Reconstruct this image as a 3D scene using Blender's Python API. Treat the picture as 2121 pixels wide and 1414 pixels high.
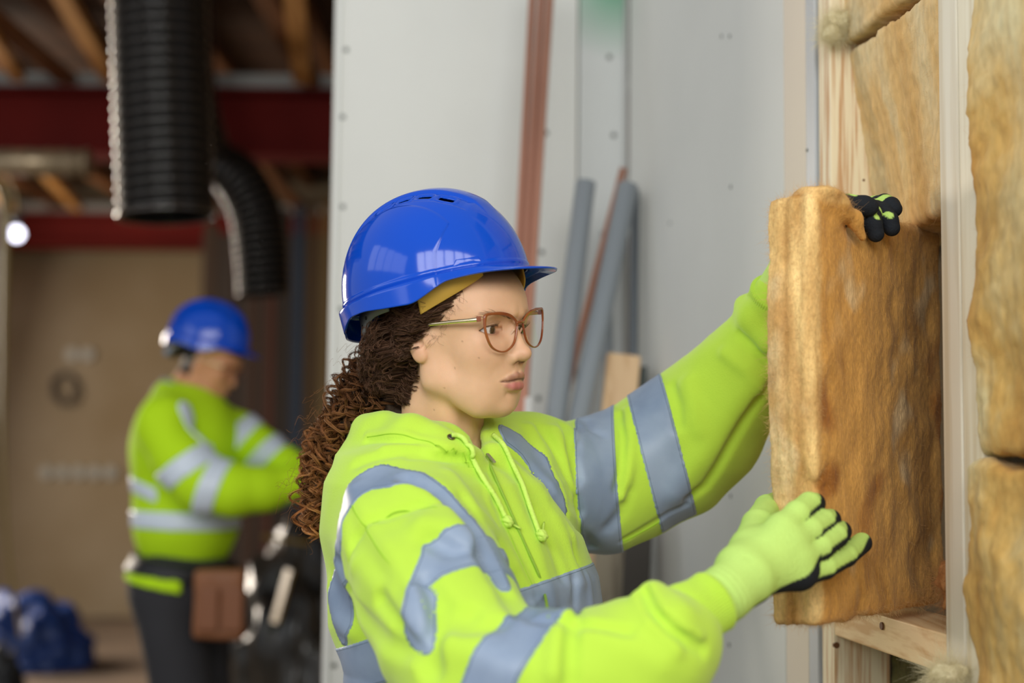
import bpy, bmesh, math, random
import numpy as np
from mathutils import Vector, Matrix, Euler

random.seed(7)
RNG = np.random.default_rng(11)
scene = bpy.context.scene
COL = scene.collection
for _o in list(bpy.data.objects):
    bpy.data.objects.remove(_o)

# ------------------------------------------------------------------ camera
FPX = 50.0 / 36.0 * 2121.0
CAM = np.array([0.0, 0.0, 1.32])
PITCH, ROLL = math.radians(4.3), math.radians(0.55)
cam_data = bpy.data.cameras.new('camera')
cam = bpy.data.objects.new('camera', cam_data)
COL.objects.link(cam)
cam.location = Vector(CAM)
cam_rot = Matrix.Rotation(math.radians(90) + PITCH, 3, 'X') @ Matrix.Rotation(ROLL, 3, 'Z')
cam.rotation_euler = cam_rot.to_euler()
cam_data.lens = 50.0
cam_data.sensor_width = 36.0
cam_data.clip_end = 100
cam_data.dof.use_dof = True
cam_data.dof.focus_distance = 1.72
cam_data.dof.aperture_fstop = 2.1
scene.camera = cam
R3 = np.array(cam_rot)

# ------------------------------------------------------------------ world, lights, exposure
world = bpy.data.worlds.new('world')
scene.world = world
world.use_nodes = True
_bg = world.node_tree.nodes['Background']
_bg.inputs[0].default_value = (0.93, 0.97, 1.0, 1)
_bg.inputs[1].default_value = 0.34


def area(name, loc, target, sx, sy, power, color, spread=math.pi):
    d = bpy.data.lights.new(name, 'AREA')
    d.shape = 'RECTANGLE'
    d.size, d.size_y, d.energy, d.color = sx, sy, power, color
    d.spread = spread
    o = bpy.data.objects.new(name, d)
    COL.objects.link(o)
    o.location = loc
    o.rotation_euler = (Vector(target) - Vector(loc)).to_track_quat('-Z', 'Y').to_euler()
    return o


# daylight through the glazed opening behind the photographer, one pane each
for _i in range(7):
    _x = -2.7 + _i * 0.80
    area('window_daylight', (_x, -2.2, 3.0), (_x + 0.3, 1.7, 1.55), 0.70, 1.55, 18, (1.0, 0.985, 0.96))
# and the bays that carry on round the left side
for _i in range(5):
    _y = -1.7 + _i * 0.85
    area('window_daylight', (-4.6, _y, 3.1), (0, _y + 1.2, 1.5), 0.75, 1.4, 3.5, (0.95, 0.98, 1.0))
# daylight through a high window in the left side of the hall
area('side_daylight', (-5.3, 8.6, 2.1), (-1.0, 6.0, 1.2), 1.5, 1.3, 190, (1.0, 0.88, 0.74))
scene.view_settings.view_transform = 'Standard'
scene.view_settings.look = 'None'
scene.view_settings.exposure = 0.46
scene.view_settings.gamma = 1.0
scene.view_settings.use_curve_mapping = False


# ------------------------------------------------------------------ helpers
def at(px, py, Y):
    d = R3 @ np.array([(px - 1060.5) / FPX, -(py - 707.0) / FPX, -1.0])
    return CAM + d * (Y / d[1])


def ray(px, py):
    d = R3 @ np.array([(px - 1060.5) / FPX, -(py - 707.0) / FPX, -1.0])
    return d / np.linalg.norm(d)


def S(c):
    """sRGB 0..255 -> linear rgba"""
    out = []
    for v in c[:3]:
        v = v / 255.0
        out.append(v / 12.92 if v <= 0.04045 else ((v + 0.055) / 1.055) ** 2.4)
    return (*out, 1.0)


def tag(o, label=None, cat=None, group=None, kind=None):
    if label: o['label'] = label
    if cat: o['category'] = cat
    if group: o['group'] = group
    if kind: o['kind'] = kind
    return o


def empty(name, loc=(0, 0, 0), label=None, cat=None, group=None, kind=None, parent=None):
    o = bpy.data.objects.new(name, None)
    o.empty_display_size = 0.1
    o.location = loc
    COL.objects.link(o)
    if parent: 
        o.parent = parent
        bpy.context.view_layer.update()
        o.matrix_parent_inverse = parent.matrix_world.inverted()
    return tag(o, label, cat, group, kind)


def link(name, me, m=None, parent=None, smooth=False):
    o = bpy.data.objects.new(name, me)
    COL.objects.link(o)
    if m is not None and len(me.materials) == 0:
        for mm in (m if isinstance(m, (list, tuple)) else [m]):
            me.materials.append(mm)
    if smooth:
        me.polygons.foreach_set('use_smooth', [True] * len(me.polygons))
    if parent:
        o.parent = parent
        l = parent.matrix_basis
        o.matrix_parent_inverse = (parent.matrix_parent_inverse @ l).inverted() if parent.parent is None else \
            (parent.parent.matrix_basis @ parent.matrix_parent_inverse @ l).inverted()
    return o


def np_mesh(name, V, F):
    """V (n,3) floats, F (m,k) ints"""
    V = np.asarray(V, np.float32)
    F = np.asarray(F, np.int32)
    me = bpy.data.meshes.new(name)
    me.vertices.add(len(V))
    me.vertices.foreach_set('co', V.ravel())
    k = F.shape[1]
    me.loops.add(F.size)
    me.loops.foreach_set('vertex_index', F.ravel())
    me.polygons.add(len(F))
    me.polygons.foreach_set('loop_start', np.arange(0, F.size, k, dtype=np.int32))
    me.update(calc_edges=True)
    return me


def set_col(me, C, name='Col'):
    C = np.asarray(C, np.float32)
    if C.ndim == 1:
        a = me.attributes.new(name, 'FLOAT', 'POINT')
        a.data.foreach_set('value', C)
    else:
        if C.shape[1] == 3:
            C = np.concatenate([C, np.ones((len(C), 1), np.float32)], 1)
        a = me.color_attributes.new(name, 'FLOAT_COLOR', 'POINT')
        a.data.foreach_set('color', C.ravel())


class MB:
    def __init__(self):
        self.bm = bmesh.new()

    def box(self, c, s, rot=None, bevel=0.0):
        r = bmesh.ops.create_cube(self.bm, size=1.0)
        vs = r['verts']
        bmesh.ops.scale(self.bm, vec=Vector(s), verts=vs)
        if bevel > 0:
            es = list({e for v in vs for e in v.link_edges})
            b = bmesh.ops.bevel(self.bm, geom=es, offset=bevel, segments=2, affect='EDGES', profile=0.6)
            vs = list({v for f in b['faces'] for v in f.verts} | {v for v in vs if v.is_valid})
        if rot is not None:
            bmesh.ops.rotate(self.bm, cent=(0, 0, 0), matrix=rot, verts=vs)
        bmesh.ops.translate(self.bm, vec=Vector(c), verts=vs)
        return self

    def bar(self, a, b, w, h, up=(0, 0, 1), bevel=0.0):
        a, b = Vector(a), Vector(b)
        z = (b - a).normalized()
        u = Vector(up)
        x = u.cross(z)
        if x.length < 1e-4: x = Vector((1, 0, 0)).cross(z)
        x.normalize()
        y = z.cross(x)
        M = Matrix((x, y, z)).transposed()
        return self.box((a + b) / 2, (w, h, (b - a).length), M, bevel)

    def cyl(self, a, b, r, r2=None, n=24, caps=True):
        a, b = Vector(a), Vector(b)
        q = (b - a).to_track_quat('Z', 'Y').to_matrix().to_4x4()
        M = Matrix.Translation((a + b) / 2) @ q
        bmesh.ops.create_cone(self.bm, cap_ends=caps, segments=n, radius1=r, radius2=r if r2 is None else r2,
                              depth=(b - a).length, matrix=M)
        return self

    def build(self, name, m=None, parent=None, smooth=False):
        me = bpy.data.meshes.new(name)
        bmesh.ops.recalc_face_normals(self.bm, faces=self.bm.faces)
        self.bm.to_mesh(me)
        self.bm.free()
        o = link(name, me, m, parent, False)
        if smooth:
            me.polygons.foreach_set('use_smooth', [len(p.vertices) <= 4 for p in me.polygons])
        return o


def tubes(P, R, sides=3, closed=False):
    """P (N,M,3) paths, R (N,M) radii -> verts, quads"""
    P = np.asarray(P, float)
    N, M, _ = P.shape
    R = np.broadcast_to(np.asarray(R, float), (N, M))
    T = np.gradient(P, axis=1)
    T /= np.linalg.norm(T, axis=2, keepdims=True) + 1e-12
    ref = np.zeros_like(T)
    ref[..., 2] = 1.0
    bad = np.abs(T[..., 2]) > 0.97
    ref[bad] = (1, 0, 0)
    if M > 2:   # parallel transport
        n0 = np.cross(T[:, 0], ref[:, 0])
        n0 /= np.linalg.norm(n0, axis=1, keepdims=True) + 1e-12
        Nn = np.zeros_like(T)
        Nn[:, 0] = n0
        for i in range(1, M):
            v = Nn[:, i - 1] - T[:, i] * np.sum(Nn[:, i - 1] * T[:, i], 1, keepdims=True)
            Nn[:, i] = v / (np.linalg.norm(v, axis=1, keepdims=True) + 1e-12)
    else:
        Nn = np.cross(T, ref)
        Nn /= np.linalg.norm(Nn, axis=2, keepdims=True) + 1e-12
    B = np.cross(T, Nn)
    a = np.arange(sides) * 2 * np.pi / sides
    V = P[:, :, None, :] + R[:, :, None, None] * (np.cos(a)[None, None, :, None] * Nn[:, :, None, :]
                                                   + np.sin(a)[None, None, :, None] * B[:, :, None, :])
    idx = np.arange(N * M * sides).reshape(N, M, sides)
    i0 = idx[:, :-1, :]
    i1 = idx[:, 1:, :]
    F = np.stack([i0, np.roll(i0, -1, 2), np.roll(i1, -1, 2), i1], -1).reshape(-1, 4)
    return V.reshape(-1, 3), F


def smooth_path(pts, n=40):
    """Catmull-Rom through pts, resampled to n points"""
    p = np.asarray(pts, float)
    if len(p) == 2:
        t = np.linspace(0, 1, n)[:, None]
        return p[0] * (1 - t) + p[1] * t
    q = np.vstack([2 * p[0] - p[1], p, 2 * p[-1] - p[-2]])
    out = []
    for s in np.linspace(0, len(p) - 1 - 1e-6, n):
        i = int(s)
        t = s - i
        a, b, c, d = q[i], q[i + 1], q[i + 2], q[i + 3]
        out.append(0.5 * ((2 * b) + (-a + c) * t + (2 * a - 5 * b + 4 * c - d) * t * t + (-a + 3 * b - 3 * c + d) * t ** 3))
    return np.array(out)


def tube_obj(name, pts, r, m, parent=None, sides=12, n=40, smooth=True):
    p = smooth_path(pts, n)
    V, F = tubes(p[None], np.full((1, n), r) if np.isscalar(r) else np.interp(np.linspace(0, 1, n), np.linspace(0, 1, len(r)), r)[None], sides)
    k = len(V)
    me = np_mesh(name, V, F)
    bm = bmesh.new(); bm.from_mesh(me)
    bm.verts.ensure_lookup_table()
    bm.faces.new([bm.verts[i] for i in range(sides)][::-1])
    bm.faces.new([bm.verts[k - sides + i] for i in range(sides)])
    bmesh.ops.recalc_face_normals(bm, faces=bm.faces)
    bm.to_mesh(me); bm.free()
    return link(name, me, m, parent, smooth)


# ------------------------------------------------------------------ materials
def mat(name, col, rough=0.6, metal=0.0, noise=0.0, nscale=20.0, stretch=(1, 1, 1), bump=0.0, bscale=60.0, col2=None,
        spec=0.5, sss=0.0, coat=0.0, attr=None, sheen=0.0, coord='Object'):
    m = bpy.data.materials.new(name)
    m.use_nodes = True
    nt = m.node_tree
    b = nt.nodes['Principled BSDF']
    b.inputs['Roughness'].default_value = rough
    b.inputs['Metallic'].default_value = metal
    b.inputs['Specular IOR Level'].default_value = spec
    b.inputs['Coat Weight'].default_value = coat
    b.inputs['Coat Roughness'].default_value = 0.05
    b.inputs['Sheen Weight'].default_value = sheen
    b.inputs['Sheen Roughness'].default_value = 0.5
    if sss > 0:
        b.inputs['Subsurface Weight'].default_value = sss
        b.inputs['Subsurface Radius'].default_value = (1.0, 0.45, 0.25)
        b.inputs['Subsurface Scale'].default_value = 0.006
    tc = nt.nodes.new('ShaderNodeTexCoord')
    mp = nt.nodes.new('ShaderNodeMapping')
    mp.inputs['Scale'].default_value = stretch
    nt.links.new(tc.outputs[coord], mp.inputs[0])
    base = None
    if attr:
        at_ = nt.nodes.new('ShaderNodeAttribute')
        at_.attribute_name = attr
        base = at_.outputs['Color']
    if noise > 0 or col2 is not None:
        n = nt.nodes.new('ShaderNodeTexNoise')
        n.inputs['Scale'].default_value = nscale
        n.inputs['Detail'].default_value = 5
        nt.links.new(mp.outputs[0], n.inputs[0])
        mx = nt.nodes.new('ShaderNodeMix')
        mx.data_type = 'RGBA'
        rr = nt.nodes.new('ShaderNodeValToRGB')
        rr.color_ramp.elements[0].position = 0.35
        rr.color_ramp.elements[1].position = 0.65
        nt.links.new(n.outputs[0], rr.inputs[0])
        nt.links.new(rr.outputs[0], mx.inputs[0])
        if base is not None:
            mx2 = nt.nodes.new('ShaderNodeMix')
            mx2.data_type = 'RGBA'
            mx2.blend_type = 'MULTIPLY'
            mx2.inputs[0].default_value = 1.0
            mx.inputs[6].default_value = (1 - noise, 1 - noise, 1 - noise, 1)
            mx.inputs[7].default_value = (1, 1, 1, 1)
            nt.links.new(base, mx2.inputs[6])
            nt.links.new(mx.outputs[2], mx2.inputs[7])
            nt.links.new(mx2.outputs[2], b.inputs[0])
        else:
            c2 = col2 if col2 is not None else tuple(c * (1 - noise) for c in col[:3]) + (1,)
            mx.inputs[6].default_value = c2
            mx.inputs[7].default_value = col
            nt.links.new(mx.outputs[2], b.inputs[0])
    elif base is not None:
        nt.links.new(base, b.inputs[0])
    else:
        b.inputs[0].default_value = col
    if bump > 0:
        n2 = nt.nodes.new('ShaderNodeTexNoise')
        n2.inputs['Scale'].default_value = bscale
        n2.inputs['Detail'].default_value = 4
        nt.links.new(mp.outputs[0], n2.inputs[0])
        bp = nt.nodes.new('ShaderNodeBump')
        bp.inputs['Strength'].default_value = bump
        bp.inputs['Distance'].default_value = 0.002
        nt.links.new(n2.outputs[0], bp.inputs['Height'])
        nt.links.new(bp.outputs[0], b.inputs['Normal'])
    return m


def wood_mat(name, c1, c2, axis=2, scale=1.0, rough=0.65, wmix=1.0):
    """grain running along the given local axis"""
    m = bpy.data.materials.new(name)
    m.use_nodes = True
    nt = m.node_tree
    b = nt.nodes['Principled BSDF']
    b.inputs['Roughness'].default_value = rough
    tc = nt.nodes.new('ShaderNodeTexCoord')
    mp = nt.nodes.new('ShaderNodeMapping')
    sc = [1.0, 1.0, 1.0]
    sc[axis] = 0.04
    mp.inputs['Scale'].default_value = sc
    nt.links.new(tc.outputs['Object'], mp.inputs[0])
    n = nt.nodes.new('ShaderNodeTexNoise')
    n.inputs['Scale'].default_value = 90 * scale
    n.inputs['Detail'].default_value = 3
    nt.links.new(mp.outputs[0], n.inputs[0])
    n2 = nt.nodes.new('ShaderNodeTexNoise')
    n2.inputs['Scale'].default_value = 25 * scale
    n2.inputs['Detail'].default_value = 1
    nt.links.new(mp.outputs[0], n2.inputs[0])
    w = nt.nodes.new('ShaderNodeMath')
    w.operation = 'MULTIPLY_ADD'
    w.inputs[1].default_value = 0.6
    nt.links.new(n2.outputs[0], w.inputs[0])
    nt.links.new(n.outputs[0], w.inputs[2])
    rr = nt.nodes.new('ShaderNodeValToRGB')
    rr.color_ramp.elements[0].position = 0.62
    rr.color_ramp.elements[0].color = c2
    rr.color_ramp.elements[1].position = 0.86
    rr.color_ramp.elements[1].color = c1
    nt.links.new(w.outputs[0], rr.inputs[0])
    nt.links.new(rr.outputs[0], b.inputs[0])
    bp = nt.nodes.new('ShaderNodeBump')
    bp.inputs['Strength'].default_value = 0.15
    bp.inputs['Distance'].default_value = 0.001
    nt.links.new(w.outputs[0], bp.inputs['Height'])
    nt.links.new(bp.outputs[0], b.inputs['Normal'])
    return m


def emit_mat(name, col, s):
    m = bpy.data.materials.new(name)
    m.use_nodes = True
    b = m.node_tree.nodes['Principled BSDF']
    b.inputs[0].default_value = col
    b.inputs['Emission Color'].default_value = col
    b.inputs['Emission Strength'].default_value = s
    return m


# ------------------------------------------------------------------ implicit-surface modelling kit
def nrm(v):
    v = np.asarray(v, float)
    return v / np.linalg.norm(v)


def smin(a, b, k):
    if k <= 0: return np.minimum(a, b)
    h = np.clip(0.5 + 0.5 * (b - a) / k, 0, 1)
    return b * (1 - h) + a * h - k * h * (1 - h)


def smax(a, b, k):
    return -smin(-a, -b, k)


def d_ell(P, c, r):
    q = P - np.asarray(c)
    r = np.asarray(r, float)
    k0 = np.sqrt(((q / r) ** 2).sum(1)) + 1e-9
    k1 = np.sqrt(((q / (r * r)) ** 2).sum(1)) + 1e-9
    return k0 * (k0 - 1) / k1


def d_cap(P, a, b, r1, r2=None):
    a, b = np.asarray(a, float), np.asarray(b, float)
    r2 = r1 if r2 is None else r2
    ab = b - a
    q = P - a
    t = np.clip(q @ ab / (ab @ ab + 1e-12), 0, 1)
    return np.sqrt(((q - t[:, None] * ab) ** 2).sum(1)) - (r1 + (r2 - r1) * t)


def d_chain(P, pts, rs, k=0.0):
    d = None
    for i in range(len(pts) - 1):
        e = d_cap(P, pts[i], pts[i + 1], rs[i], rs[i + 1])
        d = e if d is None else smin(d, e, k)
    return d


def d_poly(P, pts):
    """distance to a polyline"""
    d = None
    for i in range(len(pts) - 1):
        e = d_cap(P, pts[i], pts[i + 1], 0.0)
        d = e if d is None else np.minimum(d, e)
    return d


def sst(e0, e1, x):
    t = np.clip((x - e0) / (e1 - e0), 0, 1)
    return t * t * (3 - 2 * t)


def iso_mesh(fn, lo, hi, h, margin=1.35, project=2):
    """sparse naive surface nets; returns V, F(quads)"""
    lo, hi = np.asarray(lo, float), np.asarray(hi, float)
    B = 8
    nb = np.maximum(1, np.ceil((hi - lo) / h / B)).astype(int)
    n = nb * B
    bc = [lo[i] + (np.arange(nb[i]) * B + (B - 1) / 2) * h for i in range(3)]
    G = np.stack(np.meshgrid(*bc, indexing='ij'), -1).reshape(-1, 3)
    cd = fn(G)
    keep = np.abs(cd) < B * h * 0.87 * margin
    D = np.repeat(np.repeat(np.repeat(np.where(cd < 0, -1.0, 1.0).astype(np.float32).reshape(nb), B, 0), B, 1), B, 2)
    loc = np.stack(np.meshgrid(*([np.arange(B)] * 3), indexing='ij'), -1).reshape(-1, 3)
    bi = np.stack(np.unravel_index(np.nonzero(keep)[0], nb), -1) * B
    for s in range(0, len(bi), 240):
        I = (bi[s:s + 240, None, :] + loc[None]).reshape(-1, 3)
        D[I[:, 0], I[:, 1], I[:, 2]] = fn(lo + I * h)
    ins = D < 0
    c = [(0, 0, 0), (1, 0, 0), (0, 1, 0), (1, 1, 0), (0, 0, 1), (1, 0, 1), (0, 1, 1), (1, 1, 1)]
    sl = lambda a, o: a[o[0]:a.shape[0] - 1 + o[0], o[1]:a.shape[1] - 1 + o[1], o[2]:a.shape[2] - 1 + o[2]]
    cnt = np.zeros(tuple(n - 1), np.int8)
    for o in c: cnt += sl(ins, o)
    act = (cnt > 0) & (cnt < 8)
    A = np.stack(np.nonzero(act), -1)
    idx = np.full(act.shape, -1, np.int32)
    idx[act] = np.arange(len(A))
    vals = np.stack([D[A[:, 0] + o[0], A[:, 1] + o[1], A[:, 2] + o[2]] for o in c], 1)
    acc = np.zeros((len(A), 3)); num = np.zeros(len(A))
    for i in range(8):
        for j in range(i + 1, 8):
            if sum(abs(c[i][k] - c[j][k]) for k in range(3)) != 1: continue
            a, b = vals[:, i], vals[:, j]
            m = (a < 0) != (b < 0)
            t = np.where(m, a / np.where(m, a - b, 1), 0)
            p = np.array(c[i]) + t[:, None] * (np.array(c[j]) - np.array(c[i]))
            acc += p * m[:, None]; num += m
    V = lo + (A + acc / num[:, None]) * h
    quads = []
    for ax in range(3):
        o = [0, 0, 0]; o[ax] = 1
        a = ins[tuple(slice(0, ins.shape[k] - o[k]) for k in range(3))]
        b = ins[tuple(slice(o[k], ins.shape[k]) for k in range(3))]
        E = np.stack(np.nonzero(a != b), -1)
        u, v = (ax + 1) % 3, (ax + 2) % 3
        ok = (E[:, u] > 0) & (E[:, v] > 0) & (E[:, u] < n[u] - 1) & (E[:, v] < n[v] - 1)
        E = E[ok]
        f = a[E[:, 0], E[:, 1], E[:, 2]]
        q = []
        for du, dv in ((0, 0), (-1, 0), (-1, -1), (0, -1)):
            e = E.copy(); e[:, u] += du; e[:, v] += dv
            q.append(idx[e[:, 0], e[:, 1], e[:, 2]])
        q = np.stack(q, 1)
        q[~f] = q[~f][:, ::-1]
        quads.append(q)
    F = np.concatenate(quads)
    F = F[(F >= 0).all(1)]
    for _ in range(project):
        d, g = grad(fn, V, h * 0.5)
        d = np.clip(d, -h, h)
        V = V - g * (d / np.maximum((g * g).sum(1), 0.3))[:, None]
    return V, F


def grad(fn, V, e):
    d = fn(V)
    g = np.zeros_like(V)
    for k in range(3):
        Q = V.copy(); Q[:, k] += e
        g[:, k] = (fn(Q) - d) / e
    return d, g


def trace(fn, px, py, y0=1.1, y1=2.4):
    """first surface point of an implicit body along the line of sight (used to lay seams and folds on it)"""
    d = ray(px, py)
    t = y0 / d[1]
    for _ in range(160):
        p = CAM + d * t
        v = float(fn(p[None])[0])
        if v < 0.0006: break
        t += max(v * 0.7, 0.0005)
        if t * d[1] > y1: return None
    return CAM + d * t


def fold_field(P, folds):
    """sum of soft ridges (+) / creases (-): (pts, amp, width)"""
    out = np.zeros(len(P))
    for pts, amp, w in folds:
        lo = pts.min(0) - 2.6 * w; hi = pts.max(0) + 2.6 * w
        m = ((P > lo) & (P < hi)).all(1)
        if not m.any(): continue
        d = d_poly(P[m], pts)
        out[m] += amp * np.exp(-(d / w) ** 2)
    return out
# ------------------------------------------------------------------ materials of the building
M_board = mat('plasterboard_paper', S((222, 223, 218)), 0.85, noise=0.05, nscale=3, bump=0.05, bscale=300)
M_board2 = mat('plasterboard_cream', S((228, 216, 198)), 0.85, noise=0.04, nscale=3, bump=0.05, bscale=300)
M_edge = mat('plasterboard_edge', S((222, 224, 220)), 0.8)
M_grey = mat('galvanised_strip', S((186, 190, 194)), 0.5, metal=0.2, noise=0.08, nscale=8)
M_screw = mat('screw_steel', S((95, 98, 95)), 0.45, metal=0.5)
M_pine = wood_mat('pine_pale', S((240, 228, 196)), S((204, 162, 118)), 2, 2.2)
M_pine_noggin = wood_mat('pine_noggin', S((238, 208, 160)), S((212, 168, 112)), 1)
M_floor = mat('dusty_concrete', S((124, 106, 88)), 0.85, col2=S((88, 76, 64)), nscale=2.2)
M_joist = wood_mat('joist_wood', S((128, 80, 38)), S((84, 50, 22)), 1)
M_deck = wood_mat('deck_wood', S((78, 48, 24)), S((50, 30, 13)), 0, 0.3)
M_red = mat('red_oxide_steel', S((108, 20, 13)), 0.7, noise=0.15, nscale=3, spec=0.2)
M_taupe = mat('far_wall', S((162, 147, 122)), 0.9, col2=S((142, 124, 94)), nscale=0.9)
M_steelgrey = mat('grey_steel', S((150, 150, 146)), 0.5, metal=0.3)
M_membrane = mat('grey_membrane', S((150, 150, 158)), 0.7, noise=0.2, nscale=140)

# wall line of the stud wall: point (X,Y) -> direction
WD = nrm((0.147, -1.0, 0.0))           # runs towards the camera
WN = nrm((-1.0, -0.147, 0.0))          # faces the room (left)
W0 = np.array([0.26, 3.2, 0.0])


def wl(Y, off=0.0, z=0.0):
    """point on the stud-wall face at depth Y, pushed 'off' into the wall"""
    t = (3.2 - Y) / 0.9894
    p = W0 + WD * t - WN * off
    p[2] = z
    return p


RW = Matrix.Rotation(math.atan2(WD[1], WD[0]), 3, 'Z')   # local X along wall

# floor
MB().box((0.0, 5.0, -0.05), (14, 15, 0.1)).build('floor', M_floor)['kind'] = 'structure'

# --- partition with boards facing the camera
pa = W0.copy(); pb = W0 + np.array([-0.665, -0.10, 0])
wd = nrm(pb - pa); wn = np.array([wd[1], -wd[0], 0])       # towards camera?
if wn[1] > 0: wn = -wn
RB = Matrix.Rotation(math.atan2(wd[1], wd[0]), 3, 'Z')
core = MB()
c0 = (pa + pb) / 2 - wn * (0.012 + 0.05)
core.box((c0[0], c0[1], 1.6), (0.62, 0.07, 3.2), RB)
wall_back = tag(core.build('wall_back', M_pine), kind='structure')


def board_on(parent, p, q, n, th, z0, z1, m, name='plasterboard', bev=0.0015):
    c = (p + q) / 2 - n * th / 2
    L = np.linalg.norm(q - p) - 0.002
    d = nrm(q - p)
    R = Matrix.Rotation(math.atan2(d[1], d[0]), 3, 'Z')
    return MB().box((c[0], c[1], (z0 + z1) / 2), (L, th, z1 - z0), R, bev).build(name, m, parent)


def wb(t, z=0.0, out=0.0):     # t metres from the corner along the partition
    p = pa + wd * t + wn * out
    p[2] = z
    return p


def green_board():  # board colour tinted green round one point, fading outward
    m = mat('plasterboard_green_patch', S((208, 211, 209)), 0.85, noise=0.05, nscale=3)
    nt = m.node_tree
    b = nt.nodes['Principled BSDF']
    src = b.inputs[0].links[0].from_socket
    geo = nt.nodes.new('ShaderNodeNewGeometry')
    d = nt.nodes.new('ShaderNodeVectorMath'); d.operation = 'DISTANCE'
    c = at(1275, -30, 3.18)
    d.inputs[1].default_value = c
    nt.links.new(geo.outputs['Position'], d.inputs[0])
    mr = nt.nodes.new('ShaderNodeMapRange')
    mr.inputs[1].default_value = 0.03; mr.inputs[2].default_value = 0.17
    mr.inputs[3].default_value = 0.85; mr.inputs[4].default_value = 0.0
    nt.links.new(d.outputs[1], mr.inputs[0])
    mx = nt.nodes.new('ShaderNodeMix'); mx.data_type = 'RGBA'
    nt.links.new(mr.outputs[0], mx.inputs[0])
    nt.links.new(src, mx.inputs[6])
    mx.inputs[7].default_value = S((100, 160, 128))
    nt.links.new(mx.outputs[2], b.inputs[0])
    return m


M_bgreen = green_board()
b1 = board_on(wall_back, wb(0.0), wb(0.115), wn, 0.0125, 0.0, 3.2, M_bgreen)
b2 = board_on(wall_back, wb(0.117), wb(0.655), wn, 0.0125, 0.0, 3.2, M_board)
e0 = wb(0.660); e1 = wb(0.660, 0, -0.11)
MB().box(((e0[0] + e1[0]) / 2, (e0[1] + e1[1]) / 2, 1.6), (0.012, 0.125, 3.2), RB, 0.003).build('edge_bead', M_edge, wall_back)
MB().bar(wb(0.006, 1.0, 0.004), wb(0.006, 3.2, 0.004), 0.012, 0.008).build('corner_channel', M_steelgrey, wall_back)


def plane_hit(px, py, p0, n):
    d = ray(px, py)
    t = ((p0 - CAM) @ n) / (d @ n)
    return CAM + d * t


def screw(px, py, p0, n, parent, r=0.0045):  # countersunk drywall screw
    h = plane_hit(px, py, p0, n)
    MB().cyl(h - n * 0.002, h + n * 0.0012, r, r * 0.9, 12).build('screw', M_screw, parent, True)


for px, py in [(717, 103), (710, 242), (710, 428), (707, 640), (692, 1378), (1131, 275), (1122, 522), (1115, 825)]:
    screw(px, py, wb(0, 0), wn, b2, 0.0065)
for px, py in [(1262, 118), (1271, 280)]:
    screw(px, py, wb(0, 0), wn, b1, 0.0065)

# --- boarded part of the right wall (towards the camera up to the studs)
wall_right = tag(MB().box(((wl(2.62, 0.06)[0]), 2.62, 1.6), (1.13, 0.08, 3.2), RW).build('wall_right', M_pine), kind='structure')
r1 = board_on(wall_right, wl(3.19), wl(2.155), WN, 0.0125, 0, 3.2, M_board)
r2 = board_on(wall_right, wl(2.150, -0.001), wl(2.055, -0.001), WN, 0.0125, 0, 3.2, M_board2)
board_on(wall_right, wl(2.052, -0.002), wl(2.015, -0.002), WN, 0.014, 0, 3.2, M_grey, 'edge_strip')
for px, py in [(1495, 75), (1512, 75), (1514, 387), (1388, 462), (1514, 1027), (1511, 1335)]:
    screw(px, py, W0, WN, r1, 0.0038)
screw(1672, 311, W0 + WN * 0.002, WN, r2, 0.003)

# --- exposed timber frame
frame = empty('wall_frame', tuple(wl(1.8, 0.04)), kind='structure')


def stud(Ya, Yb, m, off=0.0, depth=0.085, z0=0.0, z1=3.2):
    p, q = wl(Ya, off + depth / 2), wl(Yb, off + depth / 2)
    c = (p + q) / 2
    return MB().box((c[0], c[1], (z0 + z1) / 2), (np.linalg.norm(q - p), depth, z1 - z0), RW, 0.002).build('stud', m, frame)


stud(2.010, 1.965, M_pine, 0.002, 0.080)
stud(1.622, 1.577, wood_mat('pine_grey', S((228, 222, 204)), S((208, 196, 170)), 2, 0.7))
stud(1.575, 1.530, wood_mat('pine_white', S((236, 230, 208)), S((216, 204, 174)), 2, 0.7), 0.001)
stud(1.12, 1.075, M_pine)
zt = at(1709, 1240, 2.0)[2]; zb = at(1709, 1310, 2.0)[2]
NOG_Z = zt
for ya, yb in ((1.963, 1.624), (1.528, 1.122)):
    p, q = wl(ya, 0.0435), wl(yb, 0.0435)
    c = (p + q) / 2
    MB().box((c[0], c[1], zt - 0.0225), (np.linalg.norm(q - p), 0.083, 0.045), RW, 0.002).build('noggin', M_pine_noggin, frame)
# knots on the timber
for px, py, pl, nn, r in [(1733, 1336, wl(1.965), nrm(WD), 0.0045), (1825, 1296, wl(2.0), WN, 0.005), (1789, 373, wl(1.965), nrm(WD), 0.002)]:
    h = plane_hit(px, py, pl, nn)
    MB().cyl(h - nn * 0.004, h + nn * 0.0002, r, r * 0.95, 14).build('knot', mat('knot_dark', S((112, 72, 40)), 0.7), frame, True)
# sheathing membrane behind the studs
pm, qm = wl(2.02, 0.20), wl(0.9, 0.20)
c = (pm + qm) / 2
tag(MB().box((c[0], c[1], 1.6), (np.linalg.norm(qm - pm), 0.01, 3.2), RW).build('wall_outer', M_membrane), kind='structure')

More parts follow.
